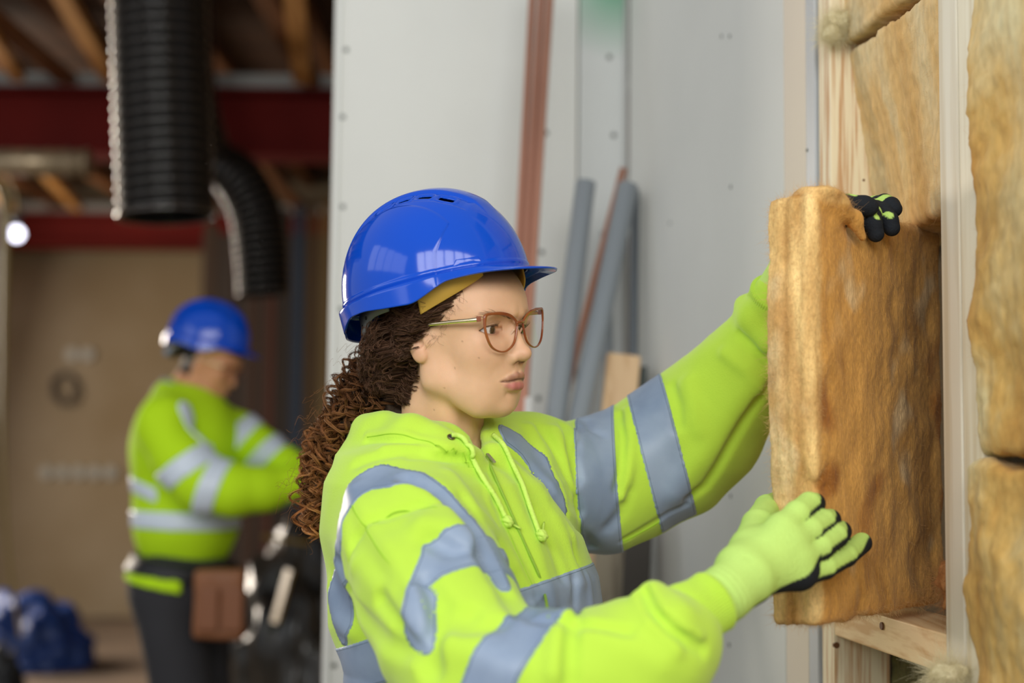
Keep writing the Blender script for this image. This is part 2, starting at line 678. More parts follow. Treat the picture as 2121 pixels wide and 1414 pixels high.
# ------------------------------------------------------------------ the hall behind, left
tag(MB().box((-1.2, 11.135, 1.7), (9, 0.15, 3.4)).build('wall_far', M_taupe), kind='structure')
tag(MB().box((-5.75, 8.2, 1.7), (0.1, 6.0, 3.4)).build('wall_left', M_taupe), kind='structure')
tag(MB().box((3.35, 7.4, 1.7), (0.1, 7.6, 3.4)).build('wall_hall_right', M_taupe), kind='structure')
ceil = tag(MB().box((-1.2, 7.5, 3.425), (9.2, 7.8, 0.05)).build('ceiling', M_deck), kind='structure')
for i in range(13):
    x = -5.2 + i * 0.6
    MB().box((x, 7.4, 3.375), (0.09, 7.4, 0.05)).build('joist', M_joist, ceil)
    MB().box((x, 7.4, 3.11), (0.09, 7.4, 0.045)).build('joist', M_joist, ceil)
for a, b, w in [((95, -70, 5.2), (228, 160, 6.7), 0.075), ((603, -70, 5.2), (626, 165, 6.7), 0.085), ((-50, 30, 5.6), (38, 158, 6.7), 0.06),
                ((85, 350, 9.2), (160, 430, 10.4), 0.07), ((-20, 395, 9.2), (30, 440, 10.4), 0.07), ((300, 330, 8.6), (360, 440, 10.4), 0.07)]:
    MB().bar(at(*a), at(*b), w, 0.05).build('web_strut', wood_mat('strut_wood', S((214, 158, 88)), S((176, 116, 56)), 1), ceil)


def ibeam(name, y, z0, z1, x0, x1, label, m):
    b = MB()
    b.box(((x0 + x1) / 2, y, (z0 + z1) / 2), (x1 - x0, 0.02, z1 - z0))
    b.box(((x0 + x1) / 2, y, z0 + 0.012), (x1 - x0, 0.22, 0.024))
    b.box(((x0 + x1) / 2, y, z1 - 0.012), (x1 - x0, 0.22, 0.024))
    o = b.build(name, m)
    MB().box(((x0 + x1) / 2, y, z1 + 0.035), (x1 - x0, 0.2, 0.07)).build('top_plate', M_steelgrey, o)
    return tag(o, label, 'steel beam', 'red steel beams under the joists')


ibeam('steel_beam', 7.0, 2.745, 3.08, -5.5, 3.1, 'nearer red steel beam crossing high behind the big black hose', M_red)
ibeam('steel_beam', 10.7, 2.80, 3.06, -5.5, 3.1, 'farther red steel beam above the taupe far wall', M_red)


# ribbed flexible hoses
def hose(name, pts, r, pitch, label, m, m2, n_per=6):
    p = smooth_path(pts, 400)
    seg = np.r_[0, np.cumsum(np.linalg.norm(np.diff(p, axis=0), axis=1))]
    L = seg[-1]
    n = int(L / pitch * n_per)
    s = np.linspace(0, L, n)
    q = np.stack([np.interp(s, seg, p[:, k]) for k in range(3)], 1)
    rr = r * (1 - 0.05 * (0.5 + 0.5 * np.cos(2 * np.pi * s / pitch)) ** 1.0)
    V, F = tubes(q[None], rr[None], 40)
    root = link(name, np_mesh(name, V, F), m, None, True)
    # wire helix
    na = int(L / pitch * 20)
    s2 = np.linspace(0, L, na)
    q2 = np.stack([np.interp(s2, seg, p[:, k]) for k in range(3)], 1)
    T = np.gradient(q2, axis=0); T /= np.linalg.norm(T, axis=1, keepdims=True)
    e = np.cross(T, [0, 1, 0]); e /= np.linalg.norm(e, axis=1, keepdims=True)
    f = np.cross(T, e)
    an = 2 * np.pi * s2 / pitch
    h = q2 + (np.cos(an)[:, None] * e + np.sin(an)[:, None] * f) * (r + 0.001)
    V, F = tubes(h[None], np.full((1, na), 0.0055), 8)
    link('spiral_wire', np_mesh('spiral_wire', V, F), m2, root, True)
    # rim ring at the open end
    a = np.linspace(0, 2 * np.pi, 40)
    ring = q2[-1] + (np.cos(a)[:, None] * e[-1] + np.sin(a)[:, None] * f[-1]) * (r + 0.002)
    V, F = tubes(ring[None], np.full((1, 40), 0.006), 6)
    link('end_ring', np_mesh('end_ring', V, F), m2, root, True)
    return tag(root, label, 'duct hose', 'black ribbed hoses hanging in the hall')


M_hose = mat('black_hose', S((14, 14, 13)), 0.55, noise=0.3, nscale=8, spec=0.12)
M_wire = mat('hose_wire', S((52, 44, 38)), 0.10, metal=0.0, spec=1.0, coat=1.0)
hose('flexible_hose', [at(329, -200, 4.5), at(330, 0, 4.5), at(338, 250, 4.5), at(345, 447, 4.5)], 0.152, 0.037,
     'big black ribbed flexible hose hanging straight down in the left foreground of the hall', M_hose, M_wire)
hose('flexible_hose', [at(385, -10, 6.4), at(392, 180, 6.4), at(425, 320, 6.4), at(492, 372, 6.4), at(528, 440, 6.4), at(540, 520, 6.4), at(546, 608, 6.4)], 0.12, 0.037,
     'smaller black ribbed hose bending down behind the big one, near the partition edge', M_hose, M_wire)

# silver pipe duct
duct = empty('round_duct', tuple(at(90, 337, 6.0)), 'silver foil-wrapped round duct under the nearer red beam, far left', 'duct')
M_foil = mat('foil', S((190, 170, 140)), 0.35, metal=0.6, noise=0.2, nscale=12)
MB().cyl(at(-120, 335, 6.0), at(186, 338, 6.0), 0.058, n=32).build('duct_tube', M_foil, duct, True)
for px in (20, 60, 100, 140, 180):
    a = at(px, 337, 6.0)
    MB().cyl(a - np.array([0.006, 0, 0]), a + np.array([0.006, 0, 0]), 0.062, n=32).build('seam_ring', M_foil, duct, True)

# work lamp at the far left
lamp = empty('work_lamp', tuple(at(30, 480, 7.5)), 'white glowing work lamp hanging at the far left edge', 'lamp')
bm = bmesh.new(); bmesh.ops.create_uvsphere(bm, u_segments=20, v_segments=12, radius=0.035, matrix=Matrix.Translation(Vector(at(34, 484, 6.5))))
me = bpy.data.meshes.new('bulb'); bm.to_mesh(me); bm.free()
link('bulb', me, emit_mat('lamp_glow', S((235, 235, 255)), 3.0), lamp, True)
MB().cyl(at(34, 468, 6.5), at(34, 440, 6.5), 0.012, 0.03, 16).build('socket', mat('lamp_socket', S((60, 60, 60)), 0.5), lamp, True)
tube_obj('cable', [at(34, 442, 6.5), at(30, 400, 6.5), at(0, 330, 6.5)], 0.006, mat('lamp_cable', S((190, 160, 60)), 0.5), lamp, 6, 20)

pole = tag(tube_obj('yellow_hose', [at(-30, 350, 5.5), at(4, 395, 5.5), at(12, 470, 5.5), at(8, 700, 5.5), at(6, 940, 5.5), at(18, 1150, 5.5), at(42, 1320, 5.5)],
                    [0.018, 0.018, 0.018, 0.012, 0.009, 0.007, 0.007], mat('yellow_plastic', S((126, 104, 50)), 0.4), None, 12, 60),
           'thin dull yellow hose hanging down at the left edge of the hall', 'hose')

# socket rows on the far wall
M_sock = mat('socket_ring', S((170, 168, 158)), 0.4, metal=0.2)


def sockets(pxs, py, label, name='socket_row'):
    root = empty(name, tuple(at(pxs[0], py, 11.0)), label, 'socket boxes')
    for x in pxs:
        a = at(x, py, 11.056)
        MB().cyl(a, a + np.array([0, -0.03, 0]), 0.052, 0.048, 20).build('socket_box', M_sock, root, True)
    return root


sockets([97, 130, 163, 196, 229], 978, 'row of five round metal socket boxes low on the far wall')
sockets([150, 182], 734, 'pair of round metal socket boxes higher on the far wall')
a = np.linspace(0, 4 * np.pi, 60)
cc = at(135, 805, 11.04)
coil = np.stack([cc[0] + 0.085 * np.cos(a) * (1 + 0.15 * np.sin(a * 2.3)), cc[1] - 0.01 * a / 3, cc[2] + 0.12 * np.sin(a)], 1)
V, F = tubes(coil[None], np.full((1, 60), 0.012), 6)
tag(link('cable_coil', np_mesh('cable_coil', V, F), mat('dark_cable', S((70, 62, 58)), 0.6), None, True),
    'dark coil of cable hung on the far wall under the upper sockets', 'cable')

# stud screen to the right of the far wall
scr = empty('stud_screen', tuple(at(540, 1200, 9.0)), 'bare brown stud screen behind the worker, left of the partition edge', 'stud screen')
for px, w, c, y in [(428, 26, (70, 52, 36), 9.4), (478, 16, (62, 48, 38), 9.2), (520, 20, (82, 60, 46), 9.0), (556, 18, (96, 56, 40), 8.9),
                    (583, 14, (64, 56, 48), 8.8), (612, 22, (60, 76, 96), 8.7), (640, 16, (98, 78, 50), 8.6), (668, 18, (150, 124, 76), 8.5)]:
    p = at(px, 900, y)
    MB().box((p[0], p[1], 1.4), (w * y / FPX, 0.06, 2.8)).build('stud', mat('old_stud', S(c), 0.8), scr)
MB().box((at(560, 900, 9.9)[0], 9.9, 1.4), (1.0, 0.03, 2.8)).build('sheet', mat('dark_sheet', S((58, 48, 40)), 0.8), scr)


# lumpy heaps
def lump(name, c, r, m, seed, amp=0.25, label=None, cat=None, flat=True):
    bm = bmesh.new()
    bmesh.ops.create_icosphere(bm, subdivisions=5, radius=1.0)
    from mathutils import noise as mn
    for v in bm.verts:
        d = 1 + amp * mn.fractal(v.co * 2.0 + Vector((seed, seed, 0)), 0.6, 2.0, 4)
        ridge = abs(mn.noise(v.co * 3.3 + Vector((seed * 2, 0, 0)))) * amp * 0.7
        v.co = Vector((v.co.x * r[0], v.co.y * r[1], max(v.co.z, -0.02 if flat else -9) * r[2])) * (d - ridge)
        v.co += Vector(c)
    me = bpy.data.meshes.new(name); bm.to_mesh(me); bm.free()
    o = link(name, me, m, None, True)
    return tag(o, label, cat)


lump('blue_tarp_bag', (at(45, 1300, 8.6)[0], 8.6, 0.0), (0.42, 0.35, 0.42), mat('blue_tarp', S((24, 58, 122)), 0.45), 3.0, 0.22,
     'crumpled blue tarpaulin heap on the floor against the far wall', 'tarpaulin')
pile = lump('wrapped_pile', (at(600, 1300, 5.6)[0] + 0.08, 5.6, 0.0), (0.40, 0.40, 0.98), mat('dark_shrink_wrap', S((72, 66, 58)), 0.22, col2=S((40, 38, 36)), nscale=6), 5.0, 0.16,
            'tall heap of building material in dark glossy plastic wrap behind the worker', 'wrapped pile')
for a_, b_ in [((600, 1180, 5.15), (570, 1290, 5.12)), ((545, 1110, 5.15), (640, 1125, 5.15))]:
    MB().bar(at(*a_), at(*b_), 0.05, 0.012).build('label_strip', mat('yellow_strip', S((140, 110, 40)), 0.4), pile)
lump('black_tool_bag', (at(5, 1360, 6.0)[0], 6.0, 0.0), (0.10, 0.12, 0.48), mat('black_bag', S((22, 22, 24)), 0.5), 9.0, 0.2,
     'black bag standing on the floor at the bottom left corner', 'bag')

# ------------------------------------------------------------------ pipes leaning in the corner


def floor_ext(a, b):
    a, b = np.asarray(a), np.asarray(b)
    t = (a[2] - 0.01) / (a[2] - b[2])
    return a + (b - a) * t


def pipe(name, top, low, r, m, label, cat, group=None, n=20, hollow=True):
    a = at(*top); b = floor_ext(a, at(*low))
    o = MB().cyl(a, b, r, n=n).build(name, m, None, True)
    if hollow:
        d = nrm(a - b)
        MB().cyl(a - d * 0.001, a + d * 0.0006, r * 0.8, n=n).build('bore', M_bore, o)
    return tag(o, label, cat, group)


M_bore = mat('pipe_bore', S((45, 45, 48)), 0.8)
M_copper = mat('copper', S((204, 146, 122)), 0.32, metal=0.6, noise=0.1, nscale=6)
M_pvc = mat('grey_pvc', S((140, 147, 153)), 0.35)
M_pvcd = mat('dark_grey_pvc', S((104, 110, 116)), 0.45)
for i, (dx, l) in enumerate([(-17, 'leftmost'), (2, 'middle'), (20, 'rightmost')]):
    pipe('copper_pipe', (1124 + dx, -80, 2.98 - i * 0.012), (1066 + dx * 0.75, 900, 2.84 - i * 0.012), 0.0085, M_copper,
         '%s of the three long copper pipes leaning behind the blue helmet' % l, 'pipe', 'long copper pipes')
pipe('grey_pipe', (1213, 378, 2.95), (1150, 872, 2.84), 0.0215, M_pvc, 'left grey plastic pipe of the pair leaning in the corner', 'pipe', 'grey plastic pipes')
pipe('grey_pipe', (1301, 384, 2.97), (1199, 870, 2.84), 0.0215, M_pvc, 'right grey plastic pipe leaning in the corner, crossing the thin copper one', 'pipe', 'grey plastic pipes')
pipe('copper_pipe', (1291, 350, 3.00), (1180, 780, 2.90), 0.0085, M_copper, 'short copper pipe between the two grey plastic pipes', 'pipe')
pipe('dark_rail', (1316, 395, 3.05), (1308, 1000, 2.98), 0.010, M_pvcd, 'thin dark grey rail standing in the corner right of the grey pipes', 'pipe')
pipe('grey_conduit', (1255, 480, 3.08), (1262, 900, 3.02), 0.012, M_pvc, 'thin upright grey conduit behind the grey pipes', 'pipe')
pipe('white_pipe', (1097, 825, 2.75), (1088, 1000, 2.70), 0.0095, mat('white_pipe_plastic', S((222, 220, 216)), 0.4), 'short white pipe seen under her chin beside the copper pipes', 'pipe')
# timber offcut
a = at(1292, 735, 2.92); b = floor_ext(a, at(1276, 900, 2.88))
tag(MB().bar(a, b, 0.070, 0.022, up=(0, 1, 0), bevel=0.006).build('timber_offcut', wood_mat('offcut_wood', S((222, 188, 146)), S((200, 160, 116)), 2, 0.6)),
    'pale timber board leaning upright in the corner right of the grey pipes', 'board')
a = at(1330, 760, 2.95); b = floor_ext(a, at(1326, 1000, 2.93))
tag(MB().bar(a, b, 0.018, 0.03, up=(0, 1, 0)).build('dark_batten', mat('dark_batten_paint', S((62, 72, 70)), 0.6)), 'narrow dark batten beside the pale timber board', 'batten')
a = at(1270, 1000, 2.80); b = floor_ext(a, at(1262, 1200, 2.78))
tag(MB().bar(a, b, 0.06, 0.02, up=(0, 1, 0)).build('weathered_board', wood_mat('weathered', S((150, 140, 122)), S((112, 100, 84)), 2, 0.6)), 'weathered grey board standing below the raised sleeve', 'board')
a = at(1325, 1060, 2.75); b = floor_ext(a, at(1318, 1200, 2.73))
tag(MB().bar(a, b, 0.05, 0.02, up=(0, 1, 0)).build('dark_board', mat('dark_board_paint', S((58, 52, 48)), 0.6)), 'dark brown board standing below the raised sleeve', 'board')
# ------------------------------------------------------------------ the woman: frame of the head
YAW = math.radians(33)
HC = at(945, 712, 1.733)
HF = np.array([math.cos(YAW), -math.sin(YAW), 0.0])
_r0 = np.array([-math.sin(YAW), -math.cos(YAW), 0.0])
_t = math.radians(4.5)
HR = _r0 * math.cos(_t) - np.array([0, 0, 1.0]) * math.sin(_t)
HU = _r0 * math.sin(_t) + np.array([0, 0, 1.0]) * math.cos(_t)
HM = np.stack([HF, HR, HU])


def to_head(P): return (P - HC) @ HM.T
def from_head(q): return np.asarray(q, float) @ HM + HC
def hl(*q): return np.array(q, float) / 1000.0


EYE = hl(62.5, 31.0, 14.8)
ER = 0.0134


def lids(th):
    x = np.where(th > 0, th / 1.36, th / 1.02)
    w = np.clip(1 - x ** 2, 0, 1)
    return 0.31 * w ** 0.85 - 0.05 * th, -0.36 * w - 0.05 * th


def head_sdf(P, eyes=True):
    q = to_head(P) * 1000.0
    s = q.copy(); s[:, 1] = np.abs(s[:, 1])
    f, r, u = s[:, 0], s[:, 1], s[:, 2]
    d = d_ell(s, (0, 0, 44), (88, 73, 78))                       # cranium
    d = smin(d, d_ell(s, (41, 0, 40), (47, 60, 52)), 16)         # forehead
    d = smin(d, d_ell(s, (38, 0, -16), (48, 52, 66)), 22)        # mid face
    d = smin(d, d_ell(s, (57, 27, -9), (23, 24, 26)), 18)       # cheek
    d = smin(d, d_cap(s, (4, 48, -40), (48, 25, -74), 15, 14), 22)    # jaw
    d = smin(d, d_cap(s, (2, 56, 0), (4, 50, -42), 14, 13), 20)       # ramus
    d = smin(d, d_ell(s, (60.5, 0, -74), (18.5, 19, 15.5)), 16)       # chin
    d = smin(d, d_ell(s, (62.5, 0, -42), (25, 26, 24)), 14)        # muzzle
    d = smin(d, d_ell(s, (49, 25, -52), (20, 18, 26)), 18)        # soft cheek
    d = smin(d, d_cap(s, (81, 8, 33), (65, 43, 33), 7, 7), 13)  # brow
    d = smax(d, -(d_ell(s, (89, 29, 15), (15, 17, 13))), 13)     # socket
    d = smax(d, -(d_ell(s, (92, 0, 16), (6, 12, 9))), 11)   # nasion
    # eyelid ball
    e = EYE * 1000
    d = smin(d, np.sqrt(((s - e) ** 2).sum(1)) - 15.1, 4)
    d = smin(d, d_cap(s, (76, 22, -3), (64, 42, 0), 4, 5), 11)         # lower lid / upper cheek fullness
    # nose
    n = d_cap(s, (81.5, 0, 19), (95, 0, -11), 5.0, 6.5)
    n = smin(n, d_ell(s, (96.5, 0, -14.5), (10.0, 9.5, 9.0)), 5)
    n = smin(n, d_ell(s, (86, 10.5, -18.5), (9.5, 6.2, 7.6)), 5)
    n = smin(n, d_cap(s, (80, 0, 6), (84, 0, -12), 8, 11), 9)
    d = smin(d, n, 6)
    d = smax(d, -d_cap(s, (91.5, 5.8, -28.5), (87.5, 5.5, -21), 3.2, 2.2), 2.5)   # nostrils
    # alar crease
    d = d + 1.3 * np.exp(-(d_poly(s, [(89, 15.8, -11), (82, 17.2, -13), (77, 15.8, -20)]) / 2.2) ** 2)
    # nasolabial softness
    d = d + 0.9 * np.exp(-(d_poly(s, [(78, 19, -20), (72, 30, -34), (66, 34, -46)]) / 5.0) ** 2)
    # philtrum
    d = d + 1.1 * np.exp(-(d_poly(s, [(90, 0, -26), (92, 0, -35)]) / 2.4) ** 2)
    # lips
    up = d_chain(s, [(89.5, 0, -41.3), (88.0, 6, -40.2), (83, 15, -43.2), (76, 25, -46.4)], [4.0, 4.4, 3.3, 1.3], 2)
    lo_ = d_chain(s, [(84.5, 0, -52.2), (83.2, 8, -52.2), (79, 17, -50.4), (75, 25, -46.9)], [6.5, 6.1, 4.0, 1.3], 2)
    d = smin(d, up, 3.4)
    d = smin(d, lo_, 3.4)
    # mouth line, slightly open
    ml = d_chain(s, [(97, 0, -45.7), (93, 8, -45.5), (86, 17, -46.8), (78.5, 25, -46.6)], [1.5, 1.3, 0.8, 0.3])
    d = smax(d, -ml, 1.6)
    d = d + 1.6 * np.exp(-(d_poly(s, [(81, 0, -61), (77, 10, -60.5)]) / 4.5) ** 2)     # under-lip hollow
    # eye opening
    if eyes:
        p = s - e
        rad = np.sqrt((p ** 2).sum(1)) + 1e-6
        th = np.arctan2(p[:, 1], p[:, 0])        # + towards the temple
        ph = np.arcsin(np.clip(p[:, 2] / rad, -1, 1))
        upl, lol = lids(th)
        op = smax(smax((ph - upl) * 12.5, (lol - ph) * 12.5, 0.4), (np.abs(th - 0.18) - 1.20) * 12.5, 0.6)
        op = np.maximum(op, rad - 22)
        op = np.maximum(op, -(p[:, 0]))
        d = smax(d, -op, 0.9)
        # lid crease
        cp = [e + 15.2 * np.array([math.cos(b) * math.cos(a), math.cos(b) * math.sin(a), math.sin(b)])
              for a, b in ((-0.85, 0.12), (-0.45, 0.42), (0.1, 0.52), (0.6, 0.42), (1.0, 0.16), (1.25, -0.02))]
        d = d + 1.0 * np.exp(-(d_poly(s, cp) / 1.1) ** 2)
        cp = [e + 15.5 * np.array([math.cos(b) * math.cos(a), math.cos(b) * math.sin(a), math.sin(b)])
              for a, b in ((-0.8, -0.32), (-0.2, -0.58), (0.5, -0.56), (0.9, -0.4))]
        d = d + 0.5 * np.exp(-(d_poly(s, cp) / 1.4) ** 2)
    # ear
    full, s = s, s - np.array([0, 0, 4.5])
    ea = d_ell(s, (-6, 73, 6), (14, 5.5, 25))
    lobe = d_ell(s, (-2, 71.5, -17), (9.5, 5.5, 9.5))
    ea = smin(ea, lobe, 5)
    ea = smax(ea, -d_ell(s, (-2, 79, 4), (8, 5, 14)), 3)
    ea = smin(ea, d_cap(s, (7, 69.5, 6), (7, 69.5, -3), 4.0), 3)
    ea = smax(ea, -d_ell(s, (2, 78, -3.5), (5, 6, 5)), 2)
    s = full
    d = smin(d, ea, 4)
    # neck and top of the shoulders
    nk = d_chain(s, [(-18, 0, -20), (-26, 0, -70), (-36, 0, -130), (-46, 0, -190)], [49, 45.5, 48, 60], 8)
    nk = smin(nk, d_cap(q, (0, 38, -60), (8, 8, -160), 11, 10), 20)
    nk = smin(nk, d_cap(q, (0, -38, -60), (8, -8, -160), 11, 10), 20)
    nk = smin(nk, d_ell(s, (6, 0, -98), (13, 12, 18)), 14)
    d = smin(d, nk, 11)
    d = smin(d, d_cap(q, (-42, 0, -205), (-50, 95, -235), 50, 42), 30)
    d = smin(d, d_cap(q, (-42, 0, -205), (-50, -95, -235), 50, 42), 30)
    return d / 1000.0


def col_lerp(C, w, c):
    c = np.array(S(c)[:3])
    return C * (1 - w[:, None]) + c * w[:, None]


def head_color(V):
    q = to_head(V) * 1000
    s = q.copy(); s[:, 1] = np.abs(s[:, 1])
    C = np.tile(np.array(S((228, 184, 148))[:3]), (len(V), 1))
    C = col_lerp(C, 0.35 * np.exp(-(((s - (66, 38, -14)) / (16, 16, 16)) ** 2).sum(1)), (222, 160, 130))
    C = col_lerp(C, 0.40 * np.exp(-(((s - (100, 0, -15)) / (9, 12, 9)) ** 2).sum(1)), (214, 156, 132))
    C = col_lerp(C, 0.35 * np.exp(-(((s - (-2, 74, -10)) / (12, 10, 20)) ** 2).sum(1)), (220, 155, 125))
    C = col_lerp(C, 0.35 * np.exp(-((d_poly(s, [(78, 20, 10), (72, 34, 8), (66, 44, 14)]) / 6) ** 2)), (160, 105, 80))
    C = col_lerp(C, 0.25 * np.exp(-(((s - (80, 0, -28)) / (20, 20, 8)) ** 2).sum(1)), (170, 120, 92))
    # lips
    up = d_chain(s, [(91.0, 0, -41.5), (89.5, 6, -40.2), (84.5, 15, -43.2), (77, 25.5, -46.4)], [4.0, 4.5, 3.5, 1.6], 1)
    lo_ = d_chain(s, [(86.5, 0, -52.4), (85.2, 8, -52.4), (80, 17, -50.6), (76, 25.5, -47.1)], [6.2, 5.9, 4.0, 1.5], 1)
    front = sst(60, 72, s[:, 0])
    wu = (1 - sst(-1.3, 1.2, up)) * front
    wl_ = (1 - sst(-1.3, 1.2, lo_)) * front
    C = col_lerp(C, 0.8 * wu, (150, 98, 80))
    C = col_lerp(C, 0.9 * wl_, (192, 112, 110))
    ml = d_chain(s, [(93, 0, -45.7), (90, 8, -45.5), (84, 17, -46.8), (78, 25, -46.6)], [1.6, 1.4, 1.0, 0.4])
    C = col_lerp(C, 0.85 * (1 - sst(-0.8, 1.3, ml)) * front, (84, 38, 36))
    C = col_lerp(C, 0.9 * (1 - sst(0, 1.2, d_cap(s, (93, 5.8, -28.5), (88, 5.5, -19), 3.6, 2.6))), (92, 50, 40))
    # eye rims and lashline
    e = EYE * 1000
    p = s - e
    rad = np.sqrt((p ** 2).sum(1))
    th = np.arctan2(p[:, 1], p[:, 0]); ph = np.arcsin(np.clip(p[:, 2] / (rad + 1e-6), -1, 1))
    UL, LL = lids(th)
    near = (rad < 18) & (p[:, 0] > 0)
    wu = np.exp(-((ph - UL - 0.02) / 0.06) ** 2) * near * sst(-0.95, -0.6, th) * (1 - sst(1.3, 1.6, th))
    C = col_lerp(C, 0.8 * wu, (60, 36, 28))
    wd_ = np.exp(-((ph - LL + 0.03) / 0.05) ** 2) * near * sst(-0.95, -0.6, th) * (1 - sst(1.1, 1.4, th))
    C = col_lerp(C, 0.6 * wd_, (140, 84, 68))
    # a few moles and the dark scalp
    for m in ((49, 51, 2), (34, 60, -29), (22, 55, -52), (-2, 46, -78), (67, 40, -18)):
        w = np.exp(-(np.sqrt(((s[:, [0, 2]] - (m[0], m[2])) ** 2).sum(1)) / 1.1) ** 4) * (q[:, 1] > 12)
        C = col_lerp(C, 0.45 * w, (120, 72, 48))
    sc = sst(66, 86, s[:, 2] + 0.0 * s[:, 0])
    sc = np.maximum(sc, sst(-2, 8, (s[:, 2] - 28) * 0.5 - (s[:, 0] - 26) * 0.9) * (s[:, 2] > 20))
    sc = np.maximum(sc, sst(0, 10, -s[:, 0] - 18) * sst(-40, -25, s[:, 2]))
    C = col_lerp(C, 0.9 * sc, (48, 32, 24))
    return C


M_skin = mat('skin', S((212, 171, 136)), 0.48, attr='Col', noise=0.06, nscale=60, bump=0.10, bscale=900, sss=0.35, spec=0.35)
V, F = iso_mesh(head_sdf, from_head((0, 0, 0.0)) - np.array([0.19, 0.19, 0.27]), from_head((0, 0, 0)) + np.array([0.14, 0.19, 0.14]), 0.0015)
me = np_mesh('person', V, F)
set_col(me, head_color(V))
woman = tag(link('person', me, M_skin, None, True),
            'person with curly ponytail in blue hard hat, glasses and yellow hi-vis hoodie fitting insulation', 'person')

# eyes
M_eye = mat('eye_surface', S((225, 220, 215)), 0.06, attr='Col', coat=1.0)
gz = nrm([0.98, -0.03, -0.10])
for sg in (1, -1):
    c = EYE * np.array([1, sg, 1])
    bm = bmesh.new()
    bmesh.ops.create_uvsphere(bm, u_segments=96, v_segments=64, radius=ER)
    v = np.array([x.co[:] for x in bm.verts])
    me = bpy.data.meshes.new('eye'); bm.to_mesh(me); bm.free()  # iris painted by angle
    g = nrm([0.985, -0.06, -0.10])
    ca = (v / ER) @ g
    ang = np.arccos(np.clip(ca, -1, 1))
    C = np.tile(np.array(S((222, 214, 208))[:3]), (len(v), 1))
    C = col_lerp(C, 1 - sst(0.50, 0.55, ang), (24, 16, 11))
    C = col_lerp(C, (1 - sst(0.42, 0.50, ang)) * 0.6, (50, 34, 21))
    C = col_lerp(C, 1 - sst(0.18, 0.21, ang), (6, 5, 5))
    bulge = np.where(ang < 0.56, 0.0008 * np.cos(np.clip(ang / 0.56, 0, 1) * np.pi / 2), 0)
    v = v + g * bulge[:, None]
    me.vertices.foreach_set('co', from_head(c + v).astype(np.float32).ravel())
    set_col(me, C)
    link('eye', me, M_eye, woman, True)

# eyelashes and eyebrows
M_lash = mat('dark_hair', S((30, 20, 16)), 0.5)
M_brow = mat('brow_hair', S((92, 66, 46)), 0.6)
for sg in (1, -1):
    P = []; Rr = []
    for i in range(26):
        th = -0.45 + 1.7 * i / 25
        ph = float(lids(np.array([th]))[0][0]) + 0.03
        d0 = np.array([math.cos(ph) * math.cos(th), math.cos(ph) * math.sin(th), math.sin(ph)])
        a = EYE * 1000 + 14.9 * d0
        L = 7.5 if th > 0 else 6
        b = a + d0 * L * 0.55 + np.array([0, 0, 0.5])
        c = a + d0 * L * 0.95 + np.array([0.5, 0.6 * th, 3.4])
        pts = smooth_path([a, b, c], 5) / 1000
        pts[:, 1] *= sg
        P.append(from_head(pts)); Rr.append(np.linspace(0.00016, 0.00004, 5))
    V, F = tubes(np.array(P), np.array(Rr), 3)
    link('eyelash', np_mesh('eyelash', V, F), M_lash, woman)
    P = []
    for i in range(90):
        t = i / 89
        base = smooth_path([(87, 9, 29), (83, 22, 32.5), (74, 38, 34.5), (62, 50, 28)], 50)[min(49, int(t * 50))]
        o = base + RNG.normal(0, 1, 3) * (0.5, 0.8, 1.7 * (1 - 0.5 * t))
        d = nrm([-0.25, 0.75, 0.5 - 0.6 * t]) * 8
        # push onto the skin
        def onto(x, out):
            w = from_head(x / 1000 * np.array([1, 1, 1]))[None]
            for _ in range(3):
                dd, g = grad(lambda Q: head_sdf(Q, False), w, 0.0005)
                w = w - g * (dd - out)[:, None]
            return w[0]
        P.append((o, d))
    O = np.array([p[0] for p in P]); Dv = np.array([p[1] for p in P])
    pts = np.stack([O, O + Dv * 0.35, O + Dv * 0.7, O + Dv], 1).reshape(-1, 3) / 1000
    W = from_head(pts)
    tgt = np.tile([0.0001, 0.0006, 0.0009, 0.0008], len(O))
    for _ in range(3):
        dd, g = grad(lambda Q: head_sdf(Q, False), W, 0.0005)
        W = W - g * (dd - tgt)[:, None]
    if sg < 0:
        h = to_head(W); h[:, 1] *= -1; W = from_head(h)
    W = W.reshape(-1, 4, 3)
    V, F = tubes(W, np.tile([0.00010, 0.00009, 0.00007, 0.00003], (len(W), 1)), 3)
    link('eyebrow', np_mesh('eyebrow', V, F), M_brow, woman)
# ------------------------------------------------------------------ hard hat
M_helm = mat('blue_helmet_plastic', S((0, 74, 196)), 0.10, spec=0.5, coat=0.0, noise=0.04, nscale=5)
M_sweat = mat('sweatband_yellow', S((206, 164, 72)), 0.55)
M_harn = mat('harness_grey', S((120, 124, 122)), 0.5)
HT = math.radians(12)
HHO = hl(-27, 0, 64.5)
HH = np.stack([[math.cos(HT), 0, math.sin(HT)], [0, 1, 0], [-math.sin(HT), 0, math.cos(HT)]])
HA, HB, HZ = 0.1215, 0.098, 0.1225


def h2h(p):  # helmet -> head-local
    return np.asarray(p, float) @ HH + HHO


def lerp_tab(x, xs, ys):
    return np.interp(x, xs, ys)


